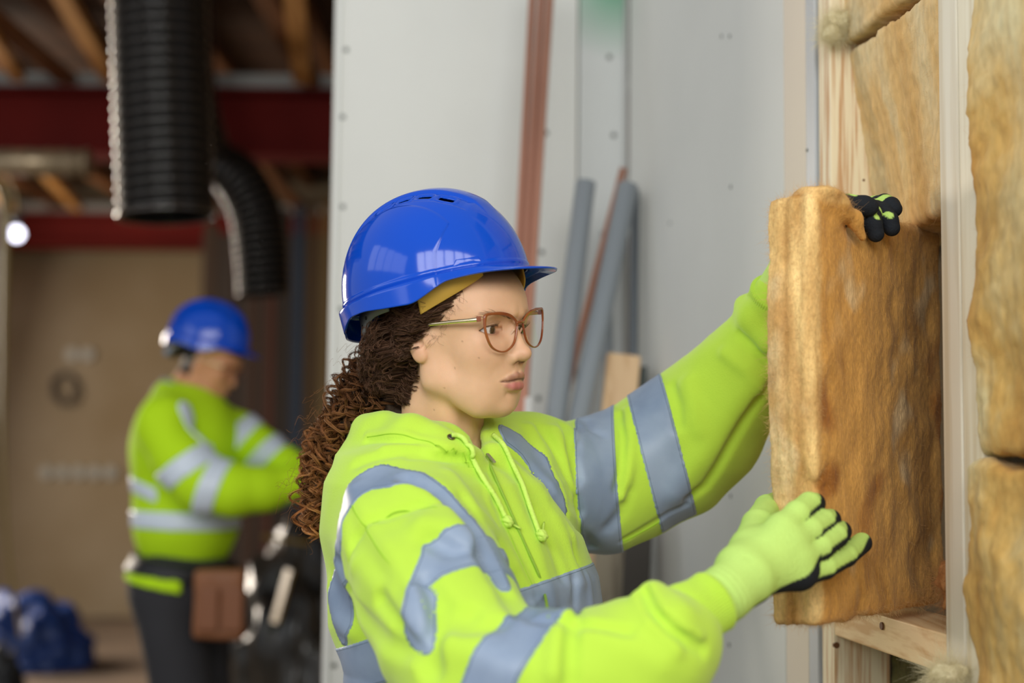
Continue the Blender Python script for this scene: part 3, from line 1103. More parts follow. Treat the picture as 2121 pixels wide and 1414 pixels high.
def helmet_verts(nphi, ne, ns):
    phi = np.linspace(-np.pi, np.pi, nphi, endpoint=False)
    e = np.linspace(np.pi / 2, 0, ne)
    pw = 2 / 2.15
    E, PH = np.meshgrid(e, phi, indexing='ij')
    ce, se = np.cos(E) ** pw, np.sin(E) ** pw
    X = HA * ce * np.cos(PH); Y = HB * ce * np.sin(PH); Z = HZ * se
    N = np.stack([X / HA ** 2, Y / HB ** 2, Z / HZ ** 2 + 1e-6], -1)
    N /= np.linalg.norm(N, axis=-1, keepdims=True)
    aY = np.abs(Y)
    disp = np.zeros_like(X)
    yv = np.interp(X, [-0.09, -0.042, 0.013, 0.040, 0.066, 0.09], [0.053, 0.051, 0.046, 0.041, 0.036, 0.026])
    # raised crown band with channels for the vents
    along = sst(-0.112, -0.095, X) * (1 - sst(0.085, 0.105, X))
    disp += 0.0022 * (1 - sst(-0.014, -0.010, aY - yv)) * along * sst(0.03, 0.05, Z)
    chan = sst(-0.0115, -0.0085, aY - yv) * (1 - sst(0.0085, 0.0115, aY - yv)) * sst(-0.095, -0.085, X) * (1 - sst(0.084, 0.092, X)) * sst(0.05, 0.07, Z)
    disp -= 0.0018 * chan
    # stepped side panel with a swept front edge
    xc = np.interp(Z, [0, 0.03, 0.05, 0.07, 0.085, 0.1, 0.12], [0.062, 0.066, 0.074, 0.083, 0.080, 0.066, 0.03])
    side = sst(0.059, 0.063, aY)
    disp += 0.0013 * (1 - sst(-0.0015, 0.0015, X - xc)) * side
    # small rib above the gutter
    disp += 0.0010 * np.exp(-((Z - 0.006) / 0.002) ** 2)
    # vent pits
    holes = np.zeros(X.shape, bool)
    for vx, hole in ((0.066, 1), (0.040, 1), (0.013, 1), (-0.016, 0), (-0.042, 0)):
        dx = np.maximum(np.abs(X - vx) - 0.0065, 0); dy = np.maximum(np.abs(aY - yv) - 0.0018, 0)
        dd = np.sqrt(dx * dx + dy * dy)
        on = (Z > 0.04)
        disp += 0.0009 * np.exp(-((dd - 0.0052) / 0.0017) ** 2) * on
        disp -= 0.0014 * (1 - sst(0.001, 0.0048, dd)) * on
        if hole: holes |= (dd < 0.0028) & on
    P = np.stack([X, Y, Z], -1) + N * disp[..., None]
    # rim: gutter, skirt and peak
    deg = np.degrees(np.abs(phi))
    h = np.interp(deg, [0, 20, 35, 55, 66, 74, 90, 105, 120, 134, 150, 180],
                  [4, 4.5, 5.5, 9, 20, 26, 22, 17, 16, 25, 31, 33]) / 1000
    h = np.convolve(np.r_[h[-6:], h, h[:6]], np.ones(13) / 13, 'valid')
    w = (7 + 35 * np.exp(-(deg / 36.0) ** 2.4)) / 1000
    pk = np.exp(-(deg / 36.0) ** 2.4)
    out = np.stack([np.cos(phi) / HA, np.sin(phi) / HB, 0 * phi], -1)
    out /= np.linalg.norm(out, axis=1, keepdims=True)
    out = out * (1 - pk[:, None]) + np.stack([np.ones_like(phi), np.sin(phi) * 0.55, 0 * phi], -1) * pk[:, None]
    rim = P[-1]
    rows = [P]
    t = np.linspace(0, 1, ns + 1)[1:]
    for s in t:
        # first third: out over the gutter; rest: down the skirt (or along the peak)
        so = np.sin(min(s / 0.35, 1) * np.pi / 2)
        sd = (1 - np.cos(min(s / 0.35, 1) * np.pi / 2)) * 0.10 + max(0, (s - 0.35) / 0.65) * 0.90
        inward = max(0, (s - 0.35) / 0.65)
        o_side = w * so - 0.004 * inward * sst(100, 150, deg) + 0.002 * inward
        d_side = h * sd
        o_peak = w * s
        d_peak = 0.003 + 0.010 * s + h * 0.5 * s ** 3
        o = o_side * (1 - pk) + o_peak * pk
        dn = d_side * (1 - pk) + d_peak * pk
        rows.append((rim + out * o[:, None] - np.array([0, 0, 1.0]) * dn[:, None])[None])
    return np.concatenate(rows, 0), holes


def helmet_mesh(nphi=560, ne=260, ns=26):
    G, holes = helmet_verts(nphi, ne, ns)
    M = G.shape[0]
    idx = np.arange(M * nphi).reshape(M, nphi)
    a = idx[:-1]; b = idx[1:]
    F = np.stack([a, b, np.roll(b, -1, 1), np.roll(a, -1, 1)], -1)
    hm = np.zeros((M - 1, nphi), bool)
    hm[:ne] = holes[:ne] if holes.shape[0] > M - 1 else np.vstack([holes, np.zeros((0, nphi), bool)])[:ne]
    F = F[~hm]
    return h2h(G.reshape(-1, 3)), F.reshape(-1, 4)


def build_helmet(to_world, label, group='blue hard hats', dens=1.0):
    Vh, F = helmet_mesh(640, 250, 26)
    me = np_mesh('hard_hat', to_world(Vh), F)
    o = link('hard_hat', me, M_helm, None, True)
    md = o.modifiers.new('wall', 'SOLIDIFY'); md.thickness = 0.0024; md.offset = -1
    tag(o, label, 'hard hat', group)

    def strip(name, pts_top, pts_bot, m, th=0.0022):
        n = len(pts_top)
        V = np.concatenate([to_world(h2h(pts_top)), to_world(h2h(pts_bot))])
        F = np.array([[i, i + 1, n + i + 1, n + i] for i in range(n - 1)])
        s = link(name, np_mesh(name, V, F), m, o, True)
        q = s.modifiers.new('wall', 'SOLIDIFY'); q.thickness = th; q.offset = 0
        return s
    for sg in (1, -1):
        ph = np.radians(np.linspace(30, 74, 30)) * sg
        k = np.linspace(0, 1, 30)
        a, b = 0.1165, 0.0905
        top = np.stack([a * np.cos(ph), b * np.sin(ph), 0.02 + 0 * ph], 1)
        bot = np.stack([a * np.cos(ph), b * np.sin(ph), -0.0075 - 0.0295 * k ** 0.85], 1)
        strip('sweatband', top, bot, M_sweat)
        ph = np.radians(np.linspace(96, 180, 40)) * sg
        k = np.linspace(0, 1, 40)
        a, b = 0.104, 0.089
        top = np.stack([a * np.cos(ph), b * np.sin(ph), -0.006 - 0.010 * k], 1)
        bot = np.stack([a * np.cos(ph), b * np.sin(ph), -0.022 - 0.045 * sst(0.15, 0.8, k)], 1)
        s = strip('headband', top, bot, M_harn)
        for kk in (12, 17, 22):
            p = to_world(h2h((top[kk] * 0.5 + bot[kk] * 0.5)[None]))[0]
            q = to_world(h2h((top[kk] * 0.5 + bot[kk] * 0.5 + 0.0022 * np.array([math.cos(ph[kk]), math.sin(ph[kk]), 0]))[None]))[0]
            MB().cyl(p, q, 0.0022, n=10).build('strap_hole', M_bore, s)
    # slot cover boss on each side
    for sg in (1, -1):
        ph0 = np.radians(40) * sg
        vs = []
        for (dph, z) in ((-11, 0.001), (11, 0.001), (6, 0.015), (-8, 0.015)):
            ph = np.radians(40 + dph) * sg
            ce = math.cos(math.asin(min(1, (z / HZ) ** (2.15 / 2)))) ** (2 / 2.15)
            for off in (-0.001, 0.0035):
                vs.append(((HA * ce + off) * math.cos(ph), (HB * ce + off) * math.sin(ph), z))
        Vb = to_world(h2h(np.array(vs)))
        Fb = [(1, 3, 5, 7), (0, 1, 7, 6), (2, 3, 1, 0), (4, 5, 3, 2), (6, 7, 5, 4)]
        if sg < 0: Fb = [f[::-1] for f in Fb]
        s = link('slot_cover', np_mesh('slot_cover', Vb, np.array(Fb)), M_helm, o)
        q = s.modifiers.new('b', 'BEVEL'); q.width = 0.0012; q.segments = 3
    # nape wheel
    p = to_world(h2h(np.array([[-0.104, 0, -0.052], [-0.122, 0, -0.052]])))
    MB().cyl(p[0], p[1], 0.013, 0.012, 24).build('adjuster_wheel', mat('wheel_clear', S((120, 150, 180)), 0.3), o, True)
    return o


helmet = build_helmet(from_head, 'glossy blue hard hat on the woman with the curly ponytail')

# ------------------------------------------------------------------ glasses
M_frame = mat('tortoise_brown', S((120, 56, 38)), 0.16, coat=0.4, col2=S((158, 90, 44)), nscale=30)
M_gold = mat('gold_metal', S((236, 220, 184)), 0.25, metal=1.0)
gl = bpy.data.materials.new('lens_glass'); gl.use_nodes = True
nt = gl.node_tree; nt.nodes.clear()
o_ = nt.nodes.new('ShaderNodeOutputMaterial'); mx = nt.nodes.new('ShaderNodeMixShader')
tr = nt.nodes.new('ShaderNodeBsdfTransparent'); tr.inputs[0].default_value = (0.985, 0.98, 0.975, 1)
gs = nt.nodes.new('ShaderNodeBsdfGlossy'); gs.inputs[1].default_value = 0.0; gs.inputs[0].default_value = (0.85, 0.75, 1.0, 1)
lw = nt.nodes.new('ShaderNodeLayerWeight'); lw.inputs[0].default_value = 0.5
pwn = nt.nodes.new('ShaderNodeMath'); pwn.operation = 'POWER'; pwn.inputs[1].default_value = 4.0
nt.links.new(lw.outputs['Facing'], pwn.inputs[0])
fr = nt.nodes.new('ShaderNodeMath'); fr.operation = 'MULTIPLY_ADD'; fr.inputs[1].default_value = 0.5; fr.inputs[2].default_value = 0.04
nt.links.new(pwn.outputs[0], fr.inputs[0])
nt.links.new(fr.outputs[0], mx.inputs[0]); nt.links.new(tr.outputs[0], mx.inputs[1]); nt.links.new(gs.outputs[0], mx.inputs[2])
nt.links.new(mx.outputs[0], o_.inputs[0])

LENS = np.array([(.0062, .0210), (.0165, .0300), (.032, .0345), (.047, .0352), (.0590, .0335), (.0605, .0225), (.0580, .0080), (.051, -.0055),
                 (.038, -.0122), (.025, -.0115), (.0125, -.0035), (.0065, .0115)])


def gf(r):
    return 0.0935 - 2.2 * r * r


def gfh(q):
    """glasses sit slightly askew, higher on her left"""
    q = np.array(q, float)
    q[..., 0] -= 0.046 * q[..., 1]
    q[..., 2] += 0.068 * (0.036 - q[..., 1])
    return from_head(q)


def closed_smooth(p, n):
    q = np.vstack([p[-2:], p, p[:2]])
    out = smooth_path(q, 4000)
    # cut to one loop
    m = len(p)
    i0, i1 = int(4000 * 2 / (m + 3)), int(4000 * (m + 2) / (m + 3))
    return out[np.linspace(i0, i1, n, endpoint=False).astype(int)]


first = None
for sg in (1, -1):
    L = closed_smooth(LENS, 72)
    c = L.mean(0)
    rows = []
    for (sc, df) in ((0.0, -0.0015), (0.0, 0.0015), (-0.0022, 0.0013), (-0.0022, -0.0013)):
        d = L - c; d /= np.linalg.norm(d, axis=1, keepdims=True)
        q = L + d * (sc * (0.85 + 0.95 * sst(0.018, 0.034, L[:, 1])))[:, None]
        rows.append(np.stack([gf(q[:, 0]) + df, sg * q[:, 0], q[:, 1]], 1))
    V = gfh(np.concatenate(rows)); n = 72
    F = [[a * n + i, a * n + (i + 1) % n, ((a + 1) % 4) * n + (i + 1) % n, ((a + 1) % 4) * n + i] for a in range(4) for i in range(n)]
    F = np.array(F)
    if sg > 0: F = F[:, ::-1]
    me = np_mesh('glasses', V, F)
    if first is None:
        glasses = first = link('glasses', me, M_frame, None, True)
        tag(glasses, 'tortoiseshell brown glasses with thin gold arms on the woman', 'glasses')
        rim = glasses
    else:
        rim = link('rim', me, M_frame, glasses, True)
    bv = rim.modifiers.new('b', 'BEVEL'); bv.width = 0.0006; bv.segments = 2
    # lens
    d = L - c
    rings = [c[None] + d * k for k in (0.0001, 0.3, 0.6, 0.94)]
    V = np.concatenate([np.stack([gf(q[:, 0]) + 0.0008 * (1 - k) + 0.0002, sg * q[:, 0], q[:, 1]], 1) for q, k in zip(rings, (0, .3, .6, 1))])
    F = np.array([[a * n + i, a * n + (i + 1) % n, (a + 1) * n + (i + 1) % n, (a + 1) * n + i] for a in range(3) for i in range(n)])
    link('lens', np_mesh('lens', gfh(V), F if sg < 0 else F[:, ::-1]), gl, glasses, True)
    # arm
    arm = smooth_path([(0.0805, 0.0622, 0.0285), (0.072, 0.0660, 0.0280), (0.040, 0.0735, 0.0270), (0.005, 0.0765, 0.0240), (-0.012, 0.0768, 0.012), (-0.020, 0.076, -0.004)], 40)
    arm[:, 1] *= sg
    hh = np.interp(np.linspace(0, 1, 40), [0, 0.3, 1], [0.0024, 0.0021, 0.0018])
    rows = []
    for (dr, du) in ((0.0006, 1), (0.0006, -1), (-0.0006, -1), (-0.0006, 1)):
        q = arm.copy(); q[:, 1] += dr * sg; q[:, 2] += du * hh; rows.append(q)
    V = gfh(np.concatenate(rows)); n2 = 40
    F = np.array([[a * n2 + i, a * n2 + i + 1, ((a + 1) % 4) * n2 + i + 1, ((a + 1) % 4) * n2 + i] for a in range(4) for i in range(n2 - 1)])
    link('temple_arm', np_mesh('temple_arm', V, F if sg < 0 else F[:, ::-1]), M_gold, glasses)
    p = gfh([(0.0815, sg * 0.0605, 0.0290), (0.0775, sg * 0.0640, 0.0288)])
    MB().bar(p[0], p[1], 0.0035, 0.0062, bevel=0.0008).build('hinge', M_frame, glasses)
    # nose pad
    p = gfh([(0.0905, sg * 0.0082, 0.013), (0.0850, sg * 0.0095, 0.006)])
    MB().bar(p[0], p[1], 0.0014, 0.0028, bevel=0.0006).build('nose_pad', mat('pad_clear', S((224, 190, 160)), 0.15), glasses)
br = [(0.0932, 0.0075, 0.0200), (0.0938, 0.0025, 0.0205), (0.0938, -0.0025, 0.0205), (0.0932, -0.0075, 0.0200)]
tube_obj('bridge', gfh(br), 0.0019, M_frame, glasses, 10, 20)
# ------------------------------------------------------------------ hair
M_hair = bpy.data.materials.new('curly_hair'); M_hair.use_nodes = True
_b = M_hair.node_tree.nodes['Principled BSDF']
_a = M_hair.node_tree.nodes.new('ShaderNodeAttribute'); _a.attribute_name = 'Col'
M_hair.node_tree.links.new(_a.outputs['Color'], _b.inputs[0])
_b.inputs['Roughness'].default_value = 0.6
_b.inputs['Specular IOR Level'].default_value = 0.35
_b.inputs['Specular Tint'].default_value = (1.0, 0.8, 0.6, 1)


def ribbons(P, R, spin=0.0):
    N, M, _ = P.shape
    T = np.gradient(P, axis=1)
    T /= np.linalg.norm(T, axis=2, keepdims=True) + 1e-12
    a = RNG.normal(0, 1, (N, 1, 3))
    W = np.cross(T, np.broadcast_to(a, T.shape))
    W /= np.linalg.norm(W, axis=2, keepdims=True) + 1e-9
    V = np.stack([P - W * R[..., None], P + W * R[..., None]], 2)
    idx = np.arange(N * M * 2).reshape(N, M, 2)
    F = np.stack([idx[:, :-1, 0], idx[:, :-1, 1], idx[:, 1:, 1], idx[:, 1:, 0]], -1).reshape(-1, 4)
    return V.reshape(-1, 3), F


def hair_obj(name, P, R, C, parent, sides=2):
    V, F = ribbons(P, R)
    me = np_mesh(name, V, F)
    N, M = P.shape[:2]
    set_col(me, np.repeat(C.reshape(N * M, 3), sides, 0))
    return link(name, me, M_hair, parent, True)


def lincol(c): return np.array(S(c)[:3])


PT = np.array([at(818, 722, 1.775), at(790, 770, 1.79), at(757, 830, 1.795), at(716, 890, 1.80), at(684, 950, 1.80), at(668, 1010, 1.795), at(668, 1085, 1.79)])
PR = np.array([0.026, 0.041, 0.045, 0.041, 0.033, 0.026, 0.014])
path = smooth_path(PT, 200); prad = np.interp(np.linspace(0, 1, 200), np.linspace(0, 1, 7), PR)
Tn = np.gradient(path, axis=0); Tn /= np.linalg.norm(Tn, axis=1, keepdims=True)
E1 = np.cross(Tn, [0, 1, 0]); E1 /= np.linalg.norm(E1, axis=1, keepdims=True)
E2 = np.cross(Tn, E1)

# dark core of the ponytail and of the hair gathered on the head
TIE = to_head(PT[0])


def core_sdf(P):
    d = d_chain(P, PT, PR * 0.62, 0.01)
    q = to_head(P) * 1000
    s = q.copy(); s[:, 1] = np.abs(s[:, 1])
    cap = d_ell(s, (-10, 0, 36), (88, 78, 82)) / 1000
    # keep behind the hairline
    cut = (q[:, 0] * 0.80 - (s[:, 2] - 24) * 0.50 - 3) / 1000
    cut = np.maximum(cut, (-s[:, 2] - 52 + 0.35 * np.minimum(-q[:, 0] - 20, 40)) / 1000)
    cap = smax(cap, cut, 0.008)
    nape = smin(d_cap(P, from_head(hl(-58, 20, 0)), PT[1], 0.034, 0.026), d_cap(P, PT[1], at(822, 862, 1.765), 0.026, 0.018), 0.01)
    d = smin(d, smin(cap, nape, 0.02), 0.02)
    d = d + 0.0035 * np.sin(P[:, 0] * 310 + 2 * np.sin(P[:, 2] * 170)) * np.sin(P[:, 2] * 330 + 2 * np.sin(P[:, 1] * 150)) * np.sin(P[:, 1] * 290)
    return d


V, F = iso_mesh(core_sdf, np.minimum(PT.min(0), HC - 0.12) - 0.05, HC + np.array([0.12, 0.12, 0.14]), 0.004)
me = np_mesh('hair', V, F)
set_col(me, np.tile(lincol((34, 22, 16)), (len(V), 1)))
hair = link('hair', me, M_hair, woman, True)

# ponytail curls: helical locks made of fine strands
NL, NS, MS = 420, 20, 44
P = np.zeros((NL * NS, MS, 3)); C = np.zeros((NL * NS, MS, 3)); R = np.zeros((NL * NS, MS))
k = 0
for l in range(NL):
    u0 = RNG.uniform(0, 0.86) ** 1.0
    length = RNG.uniform(0.10, 0.26)
    u = np.clip(u0 + np.linspace(0, 1, MS) * length, 0, 1.0)
    ui = u * 199
    i0 = np.clip(ui.astype(int), 0, 198); fr_ = (ui - i0)[:, None]
    lerp = lambda A: A[i0] * (1 - fr_) + A[i0 + 1] * fr_
    c, e1, e2 = lerp(path), lerp(E1), lerp(E2)
    rad = np.interp(u, np.linspace(0, 1, 200), prad)
    ang = RNG.uniform(0, 2 * np.pi)
    ro = RNG.uniform(0.55, 1.0) * np.linspace(0.85, 1.12, MS)
    base = c + (np.cos(ang) * e1 + np.sin(ang) * e2) * (rad * ro)[:, None]
    wob = RNG.normal(0, 1, 3) * 0.006
    base = base + np.sin(np.linspace(0, RNG.uniform(2, 6), MS) + RNG.uniform(0, 6))[:, None] * wob
    # droop of the loose end
    base = base + np.array([0, 0, -1.0]) * (np.linspace(0, 1, MS) ** 2 * 0.012)[:, None]
    turns = length / 0.26 * RNG.uniform(2.8, 5.2)
    cr = RNG.uniform(0.0045, 0.0105)
    ph0 = RNG.uniform(0, 6.28); hand = 1 if RNG.random() < 0.5 else -1
    warm = RNG.uniform(0, 1)
    for s in range(NS):
        ph = ph0 + hand * (np.linspace(0, 1, MS) * turns * 2 * np.pi) + RNG.normal(0, 0.12)
        r2 = cr * (1 + RNG.normal(0, 0.10)) * np.linspace(0.7, 1.1, MS)
        jit = RNG.normal(0, 0.0006, 3) + E2[0] * (s - 10) * 0.00022
        P[k] = base + (np.cos(ph) * r2)[:, None] * e1 + (np.sin(ph) * r2)[:, None] * e2 + jit
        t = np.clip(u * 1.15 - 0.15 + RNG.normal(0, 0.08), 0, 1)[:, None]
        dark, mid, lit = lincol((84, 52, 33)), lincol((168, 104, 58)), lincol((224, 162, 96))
        outer = 0.35 + 0.65 * sst(0.6, 1.0, ro)[:, None]  # tips and outer locks paler, inner ones darker: highlights and shade put into the colour
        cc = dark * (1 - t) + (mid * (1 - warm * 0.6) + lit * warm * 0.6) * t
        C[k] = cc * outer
        R[k] = np.linspace(0.00030, 0.00016, MS) * RNG.uniform(0.7, 1.3)
        k += 1
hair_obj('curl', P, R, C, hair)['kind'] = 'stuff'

# hair drawn back over the head: from the hairline to the tie, above the ears
NC, MC = 1700, 28
P = np.zeros((NC, MC, 3)); C = np.zeros((NC, MC, 3)); R = np.zeros((NC, MC)); tg = np.zeros((NC, MC))
for i in range(NC):
    sg = 1 if RNG.random() < 0.85 else -1
    t = RNG.random()
    # hairline from the forehead side down in front of and over the ear to the nape
    hl_pts = [(48, 62, 62), (32, 69, 48), (20, 73, 34), (6, 77, 22), (-8, 78, 10), (-22, 74, -8), (-32, 62, -30), (-40, 50, -52), (-46, 40, -70)]
    s0 = smooth_path(hl_pts, 60)[int(t * 59)]
    s0 = s0 + RNG.normal(0, 1, 3) * (5, 2, 5)
    if RNG.random() < 0.5: s0 = s0 + np.array([-RNG.uniform(0, 60), 0, RNG.uniform(0, 28)])
    end = TIE * 1000 + RNG.normal(0, 9, 3) + np.array([0, 12, -6 - 26 * t])
    mid = (s0 + end) / 2 + np.array([-4, 22, 6 * (1 - t)])
    pts = smooth_path([s0, mid, end], MC)
    tt = np.linspace(0, 1, MC)
    amp = RNG.uniform(1.5, 4.0) * np.minimum(1, tt * 4 + 0.15)
    fq = RNG.uniform(3, 6.5) * 2 * np.pi; p0 = RNG.uniform(0, 6.28)
    pts[:, 2] += amp * np.sin(fq * tt + p0)
    pts[:, 0] += 0.7 * amp * np.cos(fq * tt + p0)
    pts[:, 1] *= sg
    P[i] = from_head(pts / 1000)
    lay = RNG.uniform(1.5, 13) * np.minimum(1, tt * 3 + 0.2) + 1.6 * np.cos(fq * tt + p0)
    tg[i] = np.maximum(lay, 0.6) / 1000
    v = RNG.uniform(0.6, 1.5)
    C[i] = lincol((74, 50, 36)) * v
    R[i] = np.linspace(0.00035, 0.0003, MC) * RNG.uniform(0.7, 1.4)
W = P.reshape(-1, 3); T_ = tg.reshape(-1)
for _ in range(2):
    dd, g = grad(lambda Q: head_sdf(Q, False), W, 0.0008)
    m = dd < np.maximum(T_, 0.0) + 0.02
    W = W - g * (np.where(m, dd - T_, 0))[:, None]
P = W.reshape(NC, MC, 3)
# groups of strands: duplicate each with small offsets to make tufts
PP = np.concatenate([P] + [P + RNG.normal(0, 0.0009, (NC, 1, 3)) + RNG.normal(0, 0.0004, (NC, MC, 3)) for _ in range(8)])
hair_obj('swept_hair', PP, np.tile(R * 0.62, (9, 1)), np.tile(C, (9, 1, 1)) * RNG.uniform(0.7, 1.4, (NC * 9, 1, 1)), hair)['kind'] = 'stuff'

# loose flyaway hairs
NFW = 260
P = np.zeros((NFW, 22, 3)); C = np.zeros((NFW, 22, 3))
for i in range(NFW):
    j = int(RNG.uniform(0.05, 1) * 199)
    ang = RNG.uniform(0, 6.28)
    b = path[j] + (np.cos(ang) * E1[j] + np.sin(ang) * E2[j]) * prad[j] * 0.9
    d = nrm(np.cos(ang) * E1[j] + np.sin(ang) * E2[j] + RNG.normal(0, 0.5, 3) + Tn[j] * 0.5)
    L = RNG.uniform(0.02, 0.05)
    t = np.linspace(0, 1, 22)
    cr = RNG.uniform(0.002, 0.007); f = RNG.uniform(1, 3) * 6.28
    side = nrm(np.cross(d, [0.1, 1, 0.2]))
    P[i] = b + d * (t * L)[:, None] + side * (cr * np.sin(f * t))[:, None] + np.array([0, 0, -1]) * (0.014 * t * t)[:, None]
    C[i] = lincol((128, 84, 48))
hair_obj('flyaway', P, np.full((NFW, 22), 0.00013), C, hair)['kind'] = 'stuff'
# wisps in front of the ear and on the temple
NFW = 60
P = np.zeros((NFW, 16, 3)); C = np.zeros((NFW, 16, 3))
for i in range(NFW):
    s0 = smooth_path([(50, 60, 62), (36, 68, 40), (24, 72, 20), (16, 73, 4)], 40)[int(RNG.uniform(0, 39))] + RNG.normal(0, 2.5, 3)
    t = np.linspace(0, 1, 16)
    L = RNG.uniform(8, 18)
    q = s0 + np.outer(t * L, nrm([RNG.uniform(-0.2, 0.7), 0.1, RNG.uniform(-1, -0.2)]))
    q[:, 0] += 3 * np.sin(t * RNG.uniform(2, 7) + RNG.uniform(0, 6))
    P[i] = from_head(q / 1000); C[i] = lincol((60, 40, 28))
W = P.reshape(-1, 3)
for _ in range(2):
    dd, g = grad(lambda Q: head_sdf(Q, False), W, 0.0008)
    W = W - g * (dd - 0.0012)[:, None]
hair_obj('wisp', W.reshape(NFW, 16, 3), np.full((NFW, 16), 0.00008), C, hair)['kind'] = 'stuff'
# ------------------------------------------------------------------ hi-vis hoodie
TF = np.array([math.cos(math.radians(30)), -math.sin(math.radians(30)), 0])     # where the chest points
TR = np.array([-math.sin(math.radians(30)), -math.cos(math.radians(30)), 0])    # her right, towards the camera


def zpx(y): return at(1060, y, 1.733)[2]
def xpx(x, y=1100): return at(x, y, 1.75)[0]


_trunk = [  # image row, centre column, half depth a, half width b, centre depth
    (905, 905, 0.070, 0.090, 1.775),
    (945, 908, 0.096, 0.150, 1.770),
    (1000, 930, 0.120, 0.178, 1.760),
    (1100, 944, 0.139, 0.182, 1.750),
    (1200, 964, 0.150, 0.182, 1.745),
    (1290, 972, 0.152, 0.182, 1.745),
    (1380, 990, 0.140, 0.178, 1.745),
    (1470, 985, 0.135, 0.178, 1.745),
    (1600, 970, 0.148, 0.184, 1.745),
    (1720, 960, 0.150, 0.184, 1.745)]
_tz = np.array([zpx(t[0]) for t in _trunk])[::-1]
_tx = np.array([at(t[1], t[0], t[4])[0] for t in _trunk])[::-1]
_ty = np.array([t[4] for t in _trunk])[::-1]
_ta = np.array([t[2] for t in _trunk])[::-1]
_tb = np.array([t[3] for t in _trunk])[::-1]


def trunk_local(P):
    z = P[:, 2]
    cx, cy = np.interp(z, _tz, _tx), np.interp(z, _tz, _ty)
    dx, dy = P[:, 0] - cx, P[:, 1] - cy
    f = dx * TF[0] + dy * TF[1]
    r = dx * TR[0] + dy * TR[1]
    return f, r


def trunk_sdf(P):
    z = P[:, 2]
    a, b = np.interp(z, _tz, _ta), np.interp(z, _tz, _tb)
    f, r = trunk_local(P)
    k = (np.abs(f / a) ** 2.2 + np.abs(r / b) ** 2.2 + 1e-9) ** (1 / 2.2)
    gn = np.sqrt((f / a ** 2) ** 2 + (r / b ** 2) ** 2) / np.maximum(k, 1e-6)
    d = (k - 1) / np.maximum(gn, 1 / 0.2)
    d = smax(d, z - zpx(905), 0.03)
    return smax(d, zpx(1715) - z, 0.01)


NEAR = [at(828, 1062, 1.645), at(856, 1130, 1.590), at(898, 1220, 1.530), at(938, 1312, 1.480), at(990, 1398, 1.435), at(1080, 1422, 1.41),
        at(1180, 1414, 1.395), at(1290, 1388, 1.39), at(1365, 1350, 1.39), at(1402, 1318, 1.395)]
NEAR_R = [0.072, 0.082, 0.080, 0.077, 0.073, 0.068, 0.066, 0.060, 0.053, 0.044]
FAR = [at(1085, 975, 1.87), at(1165, 1005, 1.91), at(1245, 1003, 1.95), at(1320, 975, 1.965), at(1390, 932, 1.965), at(1450, 880, 1.95), at(1510, 808, 1.92),
       at(1555, 745, 1.89), at(1578, 700, 1.88)]
FAR_R = [0.073, 0.080, 0.089, 0.086, 0.090, 0.085, 0.070, 0.056, 0.046]


